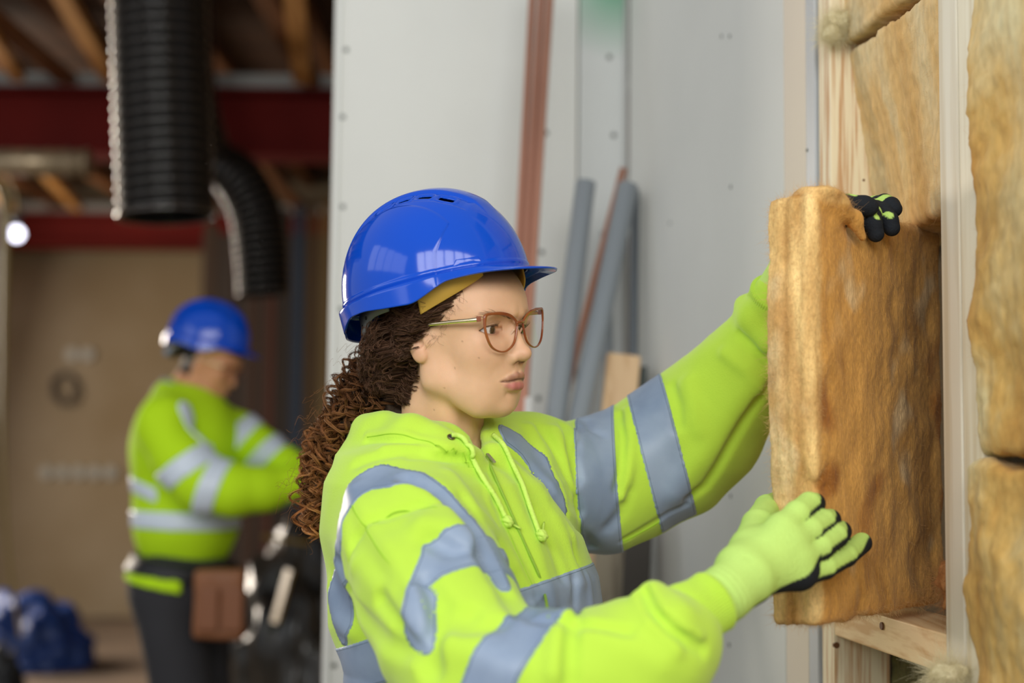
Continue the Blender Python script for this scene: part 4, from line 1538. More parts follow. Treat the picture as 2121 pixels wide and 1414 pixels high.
def hoodie_base(P):
    d = trunk_sdf(P)
    sh = d_cap(P, at(832, 1056, 1.650), at(915, 972, 1.755), 0.073, 0.068)
    d = smin(d, sh, 0.05)
    sh = d_cap(P, at(1085, 972, 1.87), at(950, 960, 1.78), 0.066, 0.060)
    d = smin(d, sh, 0.05)
    d = smin(d, d_chain(P, NEAR, NEAR_R, 0.02), 0.022)
    # near cuff: the sleeve pushed up in a fat fold, then the rib knit cuff
    d = smin(d, d_chain(P, [at(1353, 1234, 1.385), at(1392, 1290, 1.36), at(1440, 1338, 1.385)], [0.0150, 0.020, 0.0165], 0.01), 0.012)
    d = smin(d, d_chain(P, [at(1400, 1300, 1.40), at(1440, 1265, 1.41)], [0.036, 0.029]), 0.008)
    d = smin(d, d_chain(P, FAR, FAR_R, 0.02), 0.03)
    d = smin(d, d_chain(P, [at(1543, 632, 1.865), at(1558, 665, 1.84), at(1592, 705, 1.83)], [0.014, 0.019, 0.020], 0.01), 0.012)
    d = smin(d, d_chain(P, [at(1578, 700, 1.88), at(1598, 645, 1.85), at(1606, 620, 1.83)], [0.044, 0.037, 0.034]), 0.012)
    # hood lying on the shoulders
    hood = d_chain(P, [at(790, 950, 1.72), at(782, 955, 1.80), at(815, 950, 1.88), at(880, 950, 1.90)], [0.044, 0.040, 0.042, 0.04], 0.02)
    hood = smin(hood, d_ell(P, at(822, 968, 1.76), (0.064, 0.10, 0.050)), 0.03)
    d = smin(d, hood, 0.02)
    d = smin(d, d_chain(P, [at(790, 905, 1.70), at(850, 918, 1.665), at(905, 935, 1.650), at(960, 962, 1.648)], [0.026, 0.030, 0.025, 0.016], 0.01), 0.02)
    # opening for the neck
    nk = d_chain(P, [from_head(hl(-20, 0, -55)), from_head(hl(-30, 0, -120)), from_head(hl(-30, 0, -150))], [0.058, 0.054, 0.05])
    v = d_chain(P, [from_head(hl(20, 4, -85)), from_head(hl(32, 4, -118)), at(1004, 946, 1.672)], [0.034, 0.020, 0.006])
    nk = smin(nk, v, 0.012)
    d = smax(d, -nk, 0.008)
    # hems of the hood: the rolled front edge on both sides of the neck
    hem = d_chain(P, [at(758, 884, 1.72), at(800, 877, 1.690), at(850, 882, 1.662), at(900, 902, 1.650), at(945, 924, 1.650), at(985, 948, 1.656), at(1004, 968, 1.664)],
                  [0.013, 0.0125, 0.0125, 0.0115, 0.0105, 0.009, 0.007], 0.006)
    hem = smin(hem, d_chain(P, [at(758, 884, 1.72), at(752, 890, 1.78), at(790, 888, 1.84), at(850, 885, 1.865), at(930, 885, 1.86)], [0.013, 0.015, 0.016, 0.016, 0.016], 0.006), 0.012)
    d = smin(d, hem, 0.012)
    far = d_chain(P, [at(1008, 972, 1.675), at(1012, 938, 1.700), at(1010, 905, 1.735), at(1003, 884, 1.775), at(985, 882, 1.81)], [0.007, 0.009, 0.009, 0.009, 0.012], 0.005)
    far = smin(far, d_chain(P, [at(1016, 975, 1.685), at(1030, 935, 1.715), at(1026, 903, 1.745), at(1008, 884, 1.775)], [0.010, 0.010, 0.008, 0.007], 0.005), 0.008)
    d = smin(d, far, 0.006)
    return d


def F_(pts, amp, w, dep=None):
    out = []
    for p in pts:
        h = trace(hoodie_base, p[0], p[1], 1.15, 2.2)
        if h is not None: out.append(h)
    return (np.array(out), amp * 1.85 / 1000, w * 0.84 / 1000) if len(out) > 1 else None


# creases (-) and puffed ridges (+) laid on the cloth, in the order shoulder, near sleeve, chest, far sleeve
FOLDS = [
    # around the hood and shoulder
    F_([(852, 942), (900, 946), (950, 948), (975, 952)], -6, 7), F_([(800, 930), (860, 925), (930, 930), (970, 940)], 4, 12),
    F_([(760, 915), (830, 915), (900, 925)], -2.5, 7), F_([(740, 960), (800, 940), (870, 935)], -3.5, 9),
    F_([(760, 900), (840, 897), (930, 925)], 1.6, 5),
    # front edge of the near sleeve against the chest
    F_([(842, 992), (900, 1015), (948, 1060), (985, 1115), (1012, 1165), (1050, 1225), (1085, 1268)], -11, 12),
    F_([(850, 1000), (905, 1035), (945, 1090), (975, 1150)], 6, 20),
    F_([(1105, 1282), (1160, 1290), (1230, 1300), (1300, 1310)], -4, 8),
    # near sleeve, upper part
    F_([(735, 1018), (752, 1060), (768, 1085), (800, 1130), (835, 1190), (862, 1215)], 4, 16),
    F_([(770, 1082), (815, 1062), (870, 1048), (915, 1055)], -3.0, 8), F_([(730, 1160), (738, 1120), (755, 1100)], -2.5, 7),
    F_([(895, 1120), (935, 1140), (985, 1152)], -5, 14), F_([(880, 1085), (930, 1100), (965, 1120)], 5, 18),
    F_([(875, 1210), (898, 1245), (925, 1270), (965, 1272)], -10, 13), F_([(862, 1222), (880, 1262), (893, 1290)], 7, 12),
    F_([(905, 1262), (903, 1290), (898, 1330), (890, 1375)], -12, 13), F_([(860, 1260), (850, 1310), (862, 1345)], 6, 16),
    F_([(910, 1290), (960, 1300), (1030, 1290)], -5, 13), F_([(930, 1330), (1000, 1350), (1060, 1380)], 5, 22),
    F_([(790, 1240), (840, 1300), (875, 1360), (895, 1390)], -7, 11),
    F_([(700, 1170), (715, 1215), (760, 1290), (800, 1330), (860, 1350)], -8, 11), F_([(690, 1220), (700, 1280), (730, 1310)], 4, 14),
    F_([(745, 1170), (790, 1225), (820, 1270)], 3, 16), F_([(720, 1090), (722, 1130), (735, 1170)], 3, 14),
    # elbow and forearm
    F_([(1185, 1290), (1180, 1330), (1178, 1380), (1180, 1414)], -7, 9), F_([(1172, 1275), (1160, 1320), (1150, 1390)], 5, 14),
    F_([(1335, 1225), (1350, 1260), (1385, 1300), (1430, 1330), (1455, 1345)], -6, 7), F_([(1350, 1215), (1375, 1262), (1420, 1300), (1450, 1318)], 3, 6),
    F_([(1320, 1235), (1345, 1290), (1400, 1345)], 4, 9), F_([(1230, 1300), (1300, 1330), (1370, 1370)], 3, 20),
    # chest
    F_([(1040, 985), (1085, 1075), (1120, 1160), (1140, 1250)], 2.5, 14), F_([(1108, 1060), (1140, 1120), (1165, 1190)], -3, 10),
    F_([(1150, 1080), (1180, 1140), (1200, 1200)], 3, 13), F_([(1135, 1045), (1165, 1090), (1195, 1160)], -3, 8),
    F_([(935, 985), (985, 1050), (1030, 1110), (1060, 1170)], 3, 13), F_([(960, 1030), (1010, 1090), (1050, 1160), (1100, 1240)], -2.5, 9),
    F_([(1188, 1200), (1192, 1250), (1196, 1275)], -3, 7), F_([(1215, 1195), (1222, 1250)], 2, 9),
    F_([(1050, 925), (1100, 965), (1150, 1025), (1190, 1080), (1222, 1135)], -9, 9), F_([(1030, 935), (1085, 985), (1135, 1045), (1180, 1110)], 5, 16),
    F_([(1003, 985), (1010, 1040), (1040, 1110), (1075, 1180), (1105, 1250)], 1.8, 5), F_([(1012, 975), (1030, 1040), (1062, 1110), (1098, 1180), (1128, 1245)], -1.6, 2.5),
    # far shoulder and sleeve
    F_([(1125, 890), (1160, 950), (1185, 1010), (1200, 1060)], -5, 9), F_([(1170, 880), (1178, 930), (1196, 985)], -5, 9), F_([(1150, 890), (1170, 960), (1188, 1020)], 4, 11),
    F_([(1100, 885), (1135, 960), (1170, 1030)], 3, 10),
    F_([(1285, 858), (1292, 910), (1288, 965), (1280, 1010)], -5, 8), F_([(1298, 850), (1305, 910), (1300, 980), (1290, 1030)], 4.5, 9),
    F_([(1196, 880), (1193, 940), (1196, 1000)], -2.5, 7),
    F_([(1392, 800), (1402, 840), (1405, 880)], -4, 8), F_([(1425, 790), (1435, 840), (1450, 890)], 3, 14),
    F_([(1590, 800), (1540, 870), (1500, 940), (1460, 1005), (1425, 1030)], -5, 8), F_([(1560, 800), (1500, 880), (1440, 960), (1400, 1020)], 4, 22),
    F_([(1235, 1148), (1290, 1118), (1350, 1085), (1420, 1045)], -3.5, 5), F_([(1260, 1090), (1290, 1060), (1300, 1020)], -3, 12),
    F_([(1245, 900), (1225, 890), (1215, 870)], -2, 8), F_([(1530, 690), (1560, 720), (1590, 750)], -4, 6), F_([(1500, 730), (1545, 765), (1580, 810)], 3, 10),
]
FOLDS = [f for f in FOLDS if f is not None]


def hoodie_sdf(P):
    d = hoodie_base(P)
    m = np.abs(d) < 0.05
    if m.any():
        Q = P[m]
        w = 0.0016 * np.sin(Q[:, 0] * 55 + 3 * np.sin(Q[:, 2] * 21)) * np.sin(Q[:, 2] * 38 + 2 * np.sin(Q[:, 1] * 30))
        d[m] -= fold_field(Q, FOLDS) + w
    return d


M_hi = mat('hivis_fleece', S((194, 233, 76)), 0.92, noise=0.04, nscale=9, bump=0.35, bscale=700, spec=0.15, sheen=0.25)
M_knit = mat('hivis_rib_knit', S((190, 230, 74)), 0.95, noise=0.05, nscale=12, bump=0.5, bscale=500, spec=0.1, sheen=0.25)
_lo = np.array([at(640, 1000, 1.75)[0], 1.28, zpx(1725)])
_hi = np.array([at(1640, 1000, 1.9)[0], 2.12, at(1600, 560, 1.82)[2]])
V, F = iso_mesh(hoodie_sdf, _lo, _hi, 0.0042)
me = np_mesh('hoodie', V, F)
hoodie = link('hoodie', me, M_hi, woman, True)

# reflective tape: solid bands standing 1.4 mm proud of the cloth
M_tape = bpy.data.materials.new('reflective_tape'); M_tape.use_nodes = True
nt = M_tape.node_tree; b = nt.nodes['Principled BSDF']
b.inputs['Roughness'].default_value = 0.45; b.inputs['Specular IOR Level'].default_value = 0.4
a1 = nt.nodes.new('ShaderNodeAttribute'); a1.attribute_name = 'edge'
# stitch line near each border
m1 = nt.nodes.new('ShaderNodeMath'); m1.operation = 'SUBTRACT'; m1.inputs[1].default_value = 0.0032
nt.links.new(a1.outputs['Fac'], m1.inputs[0])
m2 = nt.nodes.new('ShaderNodeMath'); m2.operation = 'ABSOLUTE'; nt.links.new(m1.outputs[0], m2.inputs[0])
m3 = nt.nodes.new('ShaderNodeMath'); m3.operation = 'LESS_THAN'; m3.inputs[1].default_value = 0.0004; nt.links.new(m2.outputs[0], m3.inputs[0])
mx = nt.nodes.new('ShaderNodeMix'); mx.data_type = 'RGBA'
nz = nt.nodes.new('ShaderNodeTexNoise'); nz.inputs['Scale'].default_value = 14; nz.inputs['Detail'].default_value = 6
rmp = nt.nodes.new('ShaderNodeValToRGB'); rmp.color_ramp.elements[0].color = S((128, 146, 172)); rmp.color_ramp.elements[1].color = S((150, 167, 190))
rmp.color_ramp.elements[0].position = 0.35; rmp.color_ramp.elements[1].position = 0.65
tcn = nt.nodes.new('ShaderNodeTexCoord'); nt.links.new(tcn.outputs['Object'], nz.inputs[0])
nt.links.new(nz.outputs[0], rmp.inputs[0]); nt.links.new(rmp.outputs[0], mx.inputs[6])
mx.inputs[7].default_value = S((70, 92, 104)); 
mm = nt.nodes.new('ShaderNodeMath'); mm.operation = 'MULTIPLY'; mm.inputs[1].default_value = 0.75
nt.links.new(m3.outputs[0], mm.inputs[0]); nt.links.new(mm.outputs[0], mx.inputs[0])
nt.links.new(mx.outputs[2], b.inputs[0])
nz2 = nt.nodes.new('ShaderNodeTexNoise'); nz2.inputs['Scale'].default_value = 900
bp = nt.nodes.new('ShaderNodeBump'); bp.inputs['Strength'].default_value = 0.12; bp.inputs['Distance'].default_value = 0.001
nt.links.new(tcn.outputs['Object'], nz2.inputs[0]); nt.links.new(nz2.outputs[0], bp.inputs['Height']); nt.links.new(bp.outputs[0], b.inputs['Normal'])


def band(name, region, lo, hi, h=0.0028, parent=None, base=None):
    """region(P): negative inside the tape outline (distance in metres)"""
    base = base or hoodie_sdf
    fn = lambda P: np.maximum(np.maximum(base(P) - 0.0014, region(P)), -(base(P) + 0.010))
    V, F = iso_mesh(fn, lo, hi, h, project=2)
    me = np_mesh(name, V, F)
    set_col(me, -region(V), 'edge')
    return link(name, me, M_tape, parent or hoodie, True)


def slab(P, c, n, hw):
    return np.abs((P - c) @ nrm(n)) - hw


def mid_dir(A, i):
    return nrm(A[i + 1] - A[i - 1])


near_only = lambda P: d_chain(P, NEAR, NEAR_R, 0.02) - 0.022
trunk_only = lambda P: smin(trunk_sdf(P), d_cap(P, at(800, 1050, 1.645), at(950, 950, 1.78), 0.09, 0.075), 0.05) - 0.016
far_only = lambda P: d_chain(P, FAR, FAR_R, 0.02) - 0.022


def near_axis_t(P, k0=0):
    """distance along the near sleeve measured by the closest segment"""
    best = None; bt = None; acc = 0
    for i in range(len(NEAR) - 1):
        a, b_ = NEAR[i], NEAR[i + 1]; ab = b_ - a; L = np.linalg.norm(ab)
        t = np.clip((P - a) @ ab / L ** 2, 0, 1)
        d = np.linalg.norm(P - a - t[:, None] * ab, axis=1)
        tt = acc + t * L
        if best is None: best, bt = d, tt
        else:
            m = d < best; best = np.where(m, d, best); bt = np.where(m, tt, bt)
        acc += L
    return bt


# near sleeve: upper and lower band
n1 = nrm(at(945, 1285, 1.50) - at(868, 1165, 1.56) + np.array([0.0, 0, -0.004]))
c1 = at(950, 1222, 1.50)
_cx = [at(1010, y, 1.47)[2] for y in (1420, 1395, 1310, 1212, 1150)]
_cv = [at(x, 1300, 1.47)[0] for x in (912, 893, 828, 846, 870)]
crease = lambda P: np.interp(P[:, 2], _cx, _cv) - P[:, 0]
band('reflective_band', lambda P: np.maximum(np.maximum(slab(P, c1, n1, 0.0265), near_only(P)), np.maximum(d_cap(P, NEAR[1], NEAR[4], 0.12), crease(P))), c1 - 0.15, c1 + 0.15)
# its return behind the crease, hanging down the back of the sleeve
fold2 = [trace(hoodie_base, *p) for p in ((872, 1235), (862, 1275), (866, 1315), (884, 1352))]
band('reflective_band', lambda P: np.maximum(np.maximum(d_chain(P, fold2, [0.018, 0.021, 0.019, 0.010]), crease(P)), near_only(P)), c1 - 0.15, c1 + 0.15)
n2 = nrm(at(1137, 1388, 1.39) - at(1005, 1317, 1.42))
c2 = at(1073, 1352, 1.38)
band('reflective_band', lambda P: np.maximum(np.maximum(slab(P, c2, n2, 0.0265), near_only(P)), d_cap(P, NEAR[4], NEAR[7], 0.10)), c2 - 0.12, c2 + 0.12)
# far sleeve
for cpx, a_, b_, hw in (((1243, 1003, 1.95), (1236, 862), (1256, 1145), 0.0262), ((1370, 940, 1.965), (1343, 815), (1410, 1075), 0.0262)):
    ax = nrm(at(*b_, 1.93) - at(*a_, 1.93))
    c = at(*cpx)
    nn = nrm(np.cross(ax, [0.1, 1.0, 0.0]))
    band('reflective_band', lambda P: np.maximum(np.maximum(slab(P, c, nn, hw), far_only(P)), np.maximum(d_cap(P, FAR[1], FAR[6], 0.125), -(trunk_sdf(P) - 0.006))), c - 0.14, c + 0.14)
# waist band round the body (lower at the back)
wa, wb_ = at(1165, 1240, 1.62), at(780, 1362, 1.72)
ax = nrm(wb_ - wa)
nn = nrm(np.cross(ax, nrm([0.25, 1.0, 0.0])))
fr_trunk = lambda P: np.maximum(trunk_only(P), -(d_chain(P, NEAR, NEAR_R, 0.02) - 0.006))
band('reflective_band', lambda P: np.maximum(slab(P, wa, nn, 0.026), fr_trunk(P)), wa + (-0.40, -0.14, -0.16), wa + (0.12, 0.42, 0.12))
# tapes over both shoulders, laid along the surface
for pl, rr in (([(1040, 1212), (1006, 1145), (962, 1080), (905, 1025), (860, 1000), (820, 990), (780, 988), (745, 1002), (722, 1030), (708, 1070), (703, 1110), (704, 1150), (707, 1180), (708, 1215), (706, 1250), (706, 1285), (706, 1315)],
                [.010, .013, .013, .014, .017, .021, .024, .024, .022, .016, .012, .010, .015, .022, .024, .020, .014]),
               ([(1052, 902), (1085, 925), (1112, 955), (1136, 995), (1152, 1030), (1166, 1058)], [.017, .021, .021, .020, .016, .008])):
    q, r_ = [], []
    for p, r0 in zip(pl, rr):
        h = trace(hoodie_sdf, p[0], p[1], 1.2, 2.2)
        if h is not None and not np.isnan(h).any(): q.append(h); r_.append(r0)
    q = np.array(q); r_ = np.array(r_)
    band('shoulder_tape', lambda P: d_chain(P, q, r_, 0.0), q.min(0) - 0.03, q.max(0) + 0.03, 0.0028)

# ---- drawstrings, eyelets, zip, seams
M_cord = mat('hivis_cord', S((206, 240, 108)), 0.8, bump=0.8, bscale=260)


def on(px, py, out=0.0):
    h = trace(hoodie_sdf, px, py, 1.2, 2.2)
    if h is None: return None
    _, g = grad(hoodie_sdf, h[None], 0.001)
    return h + nrm(g[0]) * out


for pl, kn, tail in (([(934, 905), (948, 906), (962, 918), (982, 960), (1003, 1000), (1022, 1030), (1036, 1058), (1044, 1076)], (1050, 1083), (1075, 1098)),
                     ([(1022, 905), (1040, 925), (1060, 965), (1078, 1005), (1092, 1048), (1104, 1082), (1112, 1104)], (1115, 1112), (1123, 1084))):
    pts = np.array([on(x, y, 0.0030) for x, y in pl])
    pts = smooth_path(pts, 90)
    for _ in range(2):
        d_, g_ = grad(hoodie_sdf, pts, 0.001)
        pts = pts + g_ * (np.maximum(0.0026 - d_, 0))[:, None]
    root = tube_obj('drawstring', pts, 0.0030, M_cord, hoodie, 10, 90)
    k = on(*kn, 0.005)
    bm = bmesh.new(); bmesh.ops.create_uvsphere(bm, u_segments=24, v_segments=16, radius=0.0062, matrix=Matrix.Translation(Vector(k)) @ Matrix.Scale(1.15, 4, (0, 0, 1)))
    me = bpy.data.meshes.new('knot'); bm.to_mesh(me); bm.free()
    kn_o = link('knot', me, M_cord, hoodie, True)
    an = np.linspace(0, 6.28, 24)
    for ax_ in ((0.3, 0.2, 1.0), (1.0, 0.3, 0.5)):
        z_ = nrm(ax_); x_ = nrm(np.cross(z_, [0, 1, 0.1])); y_ = np.cross(z_, x_)
        rg = k + 0.0052 * (np.cos(an)[:, None] * x_ + np.sin(an)[:, None] * y_)
        V, F = tubes(rg[None], np.full((1, 24), 0.0027), 8)
        link('knot_turn', np_mesh('knot_turn', V, F), M_cord, kn_o, True)
    tube_obj('aglet', [k, on(*tail, 0.004)], 0.0012, M_cord, hoodie, 8, 6)
e = on(934, 906, 0.001)
_, g = grad(hoodie_sdf, e[None], 0.001); g = nrm(g[0])
t1 = nrm(np.cross(g, [0, 0, 1])); t2 = np.cross(g, t1)
an = np.linspace(0, 6.283, 28)
rg = e + (np.cos(an)[:, None] * t1 + np.sin(an)[:, None] * t2) * 0.0037
V, F = tubes(rg[None], np.full((1, 28), 0.0011), 8)
link('eyelet', np_mesh('eyelet', V, F), mat('eyelet_metal', S((120, 110, 80)), 0.3, metal=0.9), hoodie, True)
MB().cyl(e - g * 0.001, e + g * 0.0006, 0.0028, n=16).build('eyelet_hole', M_bore, hoodie)
# zip
zp = np.array([on(x, y, 0.0008) for x, y in ((1008, 948), (1016, 968), (1032, 1005), (1050, 1045), (1072, 1095), (1095, 1145), (1115, 1190), (1128, 1232), (1138, 1278))])
zp = smooth_path(zp, 60)
tube_obj('zip', zp, 0.0017, mat('zip_tape', S((150, 190, 60)), 0.6, bump=0.6, bscale=900), hoodie, 8, 60)
a = on(1010, 942, 0.002); b_ = on(1019, 962, 0.004)
MB().bar(a, b_, 0.004, 0.003, bevel=0.0008).build('zip_pull', mat('zip_metal', S((200, 200, 190)), 0.3, metal=0.8), hoodie)


def seam(pts, r=0.0006, out=0.0000):
    p = np.array([v for v in (on(x, y, out) for x, y in pts) if v is not None])
    p = smooth_path(p, 60)
    for _ in range(3):
        d_, g_ = grad(hoodie_sdf, p, 0.001)
        p = p - g_ * (d_ - 0.0001)[:, None]
    return tube_obj('seam', p, r, M_seam, hoodie, 6, 60)


M_seam = mat('seam_thread', S((160, 206, 46)), 0.9)
seam([(727, 1040), (742, 1072), (760, 1100), (800, 1160), (840, 1215)])
seam([(771, 1083), (800, 1072), (850, 1058), (905, 1050)])
seam([(1232, 1152), (1290, 1122), (1350, 1090), (1425, 1048)])
seam([(760, 905), (820, 898), (880, 912), (940, 938), (990, 968)])
seam([(1118, 1255), (1098, 1200), (1062, 1120), (1036, 1062), (1020, 1010)], 0.0005)

# ---- rib knit cuffs
def cuff(a, b, ra, rb, n_ribs=64):
    a, b = np.asarray(a), np.asarray(b)
    z = nrm(b - a); x = nrm(np.cross(z, [0.2, 1, 0.1])); y = np.cross(z, x)
    nphi, nz = n_ribs * 4, 14
    ph = np.linspace(0, 2 * np.pi, nphi, endpoint=False)
    rows = []
    prof = [(0, ra)] + [(t, ra + (rb - ra) * t + 0.0012 * math.sin(t * 7)) for t in np.linspace(0.05, 0.95, nz)] + [(1.0, rb - 0.001), (1.0, rb - 0.006), (0.85, rb - 0.008)]
    for t, r in prof:
        rr = r + 0.0005 * np.cos(ph * n_ribs)
        rows.append(a + (b - a) * t + rr[:, None] * (np.cos(ph)[:, None] * x + np.sin(ph)[:, None] * y))
    G = np.array(rows); M = len(rows)
    idx = np.arange(M * nphi).reshape(M, nphi)
    F = np.stack([idx[:-1], np.roll(idx[:-1], -1, 1), np.roll(idx[1:], -1, 1), idx[1:]], -1).reshape(-1, 4)
    return link('cuff', np_mesh('cuff', G.reshape(-1, 3), F), M_knit, hoodie, True)


cuff(at(1408, 1290, 1.398), at(1481, 1243, 1.42), 0.0345, 0.0308)
cuff(at(1590, 665, 1.86), at(1612, 603, 1.82), 0.039, 0.035)
# ------------------------------------------------------------------ mineral-wool batts
def wool_mat(name, c1, c2, c3, vscale=(1, 1, 1), scale=9.0, bump=0.8, rot=0.0, attr=None):
    m = bpy.data.materials.new(name); m.use_nodes = True
    nt = m.node_tree; b = nt.nodes['Principled BSDF']
    b.inputs['Roughness'].default_value = 0.95
    b.inputs['Specular IOR Level'].default_value = 0.1
    b.inputs['Sheen Weight'].default_value = 0.08
    tc = nt.nodes.new('ShaderNodeTexCoord'); mp = nt.nodes.new('ShaderNodeMapping')
    mp.inputs['Scale'].default_value = vscale
    mp.inputs['Rotation'].default_value = (0, rot, 0)
    nt.links.new(tc.outputs['Object'], mp.inputs[0])
    n1 = nt.nodes.new('ShaderNodeTexNoise'); n1.inputs['Scale'].default_value = scale; n1.inputs['Detail'].default_value = 7
    n1.inputs['Roughness'].default_value = 0.6; n1.inputs['Distortion'].default_value = 0.5
    nt.links.new(mp.outputs[0], n1.inputs[0])
    r = nt.nodes.new('ShaderNodeValToRGB')
    e = r.color_ramp.elements
    e[0].position = 0.30; e[0].color = c3
    e[1].position = 0.70; e[1].color = c1
    k = e.new(0.47); k.color = c2
    nt.links.new(n1.outputs[0], r.inputs[0])
    # fine fibre mottling
    n2 = nt.nodes.new('ShaderNodeTexNoise'); n2.inputs['Scale'].default_value = scale * 16; n2.inputs['Detail'].default_value = 4
    nt.links.new(mp.outputs[0], n2.inputs[0])
    mr = nt.nodes.new('ShaderNodeMapRange'); mr.inputs[1].default_value = 0.3; mr.inputs[2].default_value = 0.7
    mr.inputs[3].default_value = 0.84; mr.inputs[4].default_value = 1.1
    nt.links.new(n2.outputs[0], mr.inputs[0])
    mx = nt.nodes.new('ShaderNodeMix'); mx.data_type = 'RGBA'; mx.blend_type = 'MULTIPLY'; mx.inputs[0].default_value = 1
    nt.links.new(r.outputs[0], mx.inputs[6]); nt.links.new(mr.outputs[0], mx.inputs[7])
    if attr:
        an_ = nt.nodes.new('ShaderNodeAttribute'); an_.attribute_name = attr
        m2_ = nt.nodes.new('ShaderNodeMix'); m2_.data_type = 'RGBA'; m2_.blend_type = 'MULTIPLY'; m2_.inputs[0].default_value = 1
        nt.links.new(mx.outputs[2], m2_.inputs[6]); nt.links.new(an_.outputs['Color'], m2_.inputs[7])
        nt.links.new(m2_.outputs[2], b.inputs[0])
    else:
        nt.links.new(mx.outputs[2], b.inputs[0])
    ad = nt.nodes.new('ShaderNodeMath'); ad.operation = 'MULTIPLY_ADD'; ad.inputs[1].default_value = 0.35
    nt.links.new(n2.outputs[0], ad.inputs[0]); nt.links.new(n1.outputs[0], ad.inputs[2])
    bp = nt.nodes.new('ShaderNodeBump'); bp.inputs['Strength'].default_value = bump; bp.inputs['Distance'].default_value = 0.004
    nt.links.new(ad.outputs[0], bp.inputs['Height']); nt.links.new(bp.outputs[0], b.inputs['Normal'])
    return m


M_wool = wool_mat('wool_face', S((212, 160, 96)), S((178, 120, 58)), S((136, 80, 36)), (1, 1, 0.35), 12)
M_wool_held = wool_mat('wool_held', (1.0, 1.0, 1.0, 1), (0.82, 0.80, 0.76, 1), (0.60, 0.54, 0.46, 1), (1, 1, 0.45), 22, 0.7, attr='Col')
M_wool_edge = wool_mat('wool_edge', S((232, 196, 138)), S((214, 164, 96)), S((186, 126, 62)), (2.2, 2.2, 0.12), 9)
M_wool_pale = wool_mat('wool_pale', S((226, 212, 172)), S((224, 186, 124)), S((200, 152, 84)), (1, 1, 0.6), 5.5)
M_wool_near = wool_mat('wool_near', S((224, 216, 174)), S((212, 174, 104)), S((188, 134, 60)), (1, 1, 0.5), 6)


def vnoise(P, s, seed=0.0):
    """cheap smooth pseudo-noise, -1..1"""
    x, y, z = P[:, 0] * s + seed, P[:, 1] * s + seed * 1.7, P[:, 2] * s - seed
    return (np.sin(x + 1.7 * np.sin(y * 0.9 + 1.3) + 0.8 * np.sin(z * 1.3)) + np.sin(y * 1.1 + 1.5 * np.sin(z * 0.8) + 0.4) + np.sin(z * 0.9 + 1.6 * np.sin(x * 1.2))) / 3


def fuzz(name, V, N, m, n, L, parent, r=0.00010, seed=3, flow=(0, 0, -0.4)):
    """short loose fibres standing on a surface"""
    g = np.random.default_rng(seed)
    i = g.integers(0, len(V), n)
    t = np.linspace(0, 1, 6)[None, :, None]
    d = N[i] + g.normal(0, 0.75, (n, 3)) + np.array(flow)
    d /= np.linalg.norm(d, axis=1, keepdims=True)
    L_ = (L * g.uniform(0.35, 1.3, n))[:, None, None]
    c = g.normal(0, 0.6, (n, 1, 3))
    P = V[i][:, None, :] - N[i][:, None, :] * 0.001 + d[:, None, :] * L_ * t + c * L_ * t ** 2
    Vv, F = tubes(P, np.full((n, 6), r) * np.linspace(1, 0.5, 6)[None], 3)
    o = link(name, np_mesh(name, Vv, F), m, parent)
    o['kind'] = 'stuff'
    return o


def normals_of(V, F):
    a = V[F[:, 2]] - V[F[:, 0]]; b = V[F[:, 3]] - V[F[:, 1]]
    n = np.cross(a, b)
    N = np.zeros_like(V)
    for k in range(4): np.add.at(N, F[:, k], n)
    return N / (np.linalg.norm(N, axis=1, keepdims=True) + 1e-12)


def rbox(q, c, h, r):
    p = np.abs(q - c) - (np.asarray(h) - r)
    return np.linalg.norm(np.maximum(p, 0), axis=1) + np.minimum(p.max(1), 0) - r


# --- the batt in her hands
SA = at(1690, 860, 1.57); SB = at(1952, 860, 1.842)
SA[2] = SB[2] = 0
sx = nrm(SB - SA); SL = np.linalg.norm(SB - SA)          # along the broad face, away from the camera
sn = np.array([-sx[1], sx[0], 0.0])                       # thickness direction: left and away
if sn[0] > 0: sn = -sn
ST = 0.060
z_top = (at(1695, 404, 1.57)[2] + at(1960, 478, 1.85)[2]) / 2
z_bot = (at(1690, 1306, 1.57)[2] + at(1960, 1238, 1.85)[2]) / 2
SZ = np.array([0, 0, 1.0])
SM = np.stack([sx, sn, SZ])
SO = SA + sx * SL / 2 + sn * ST / 2 + SZ * (z_top + z_bot) / 2
SH = np.array([SL / 2, ST / 2, (z_top - z_bot) / 2])


def to_s(P): return (P - SO) @ SM.T
def from_s(q): return np.asarray(q, float) @ SM + SO


grip = at(1668, 1030, 1.56)
dimple_a = [at(1650, 1040, 1.57), at(1690, 1000, 1.585), at(1700, 960, 1.6)]
top_grab = at(1768, 448, 1.66)


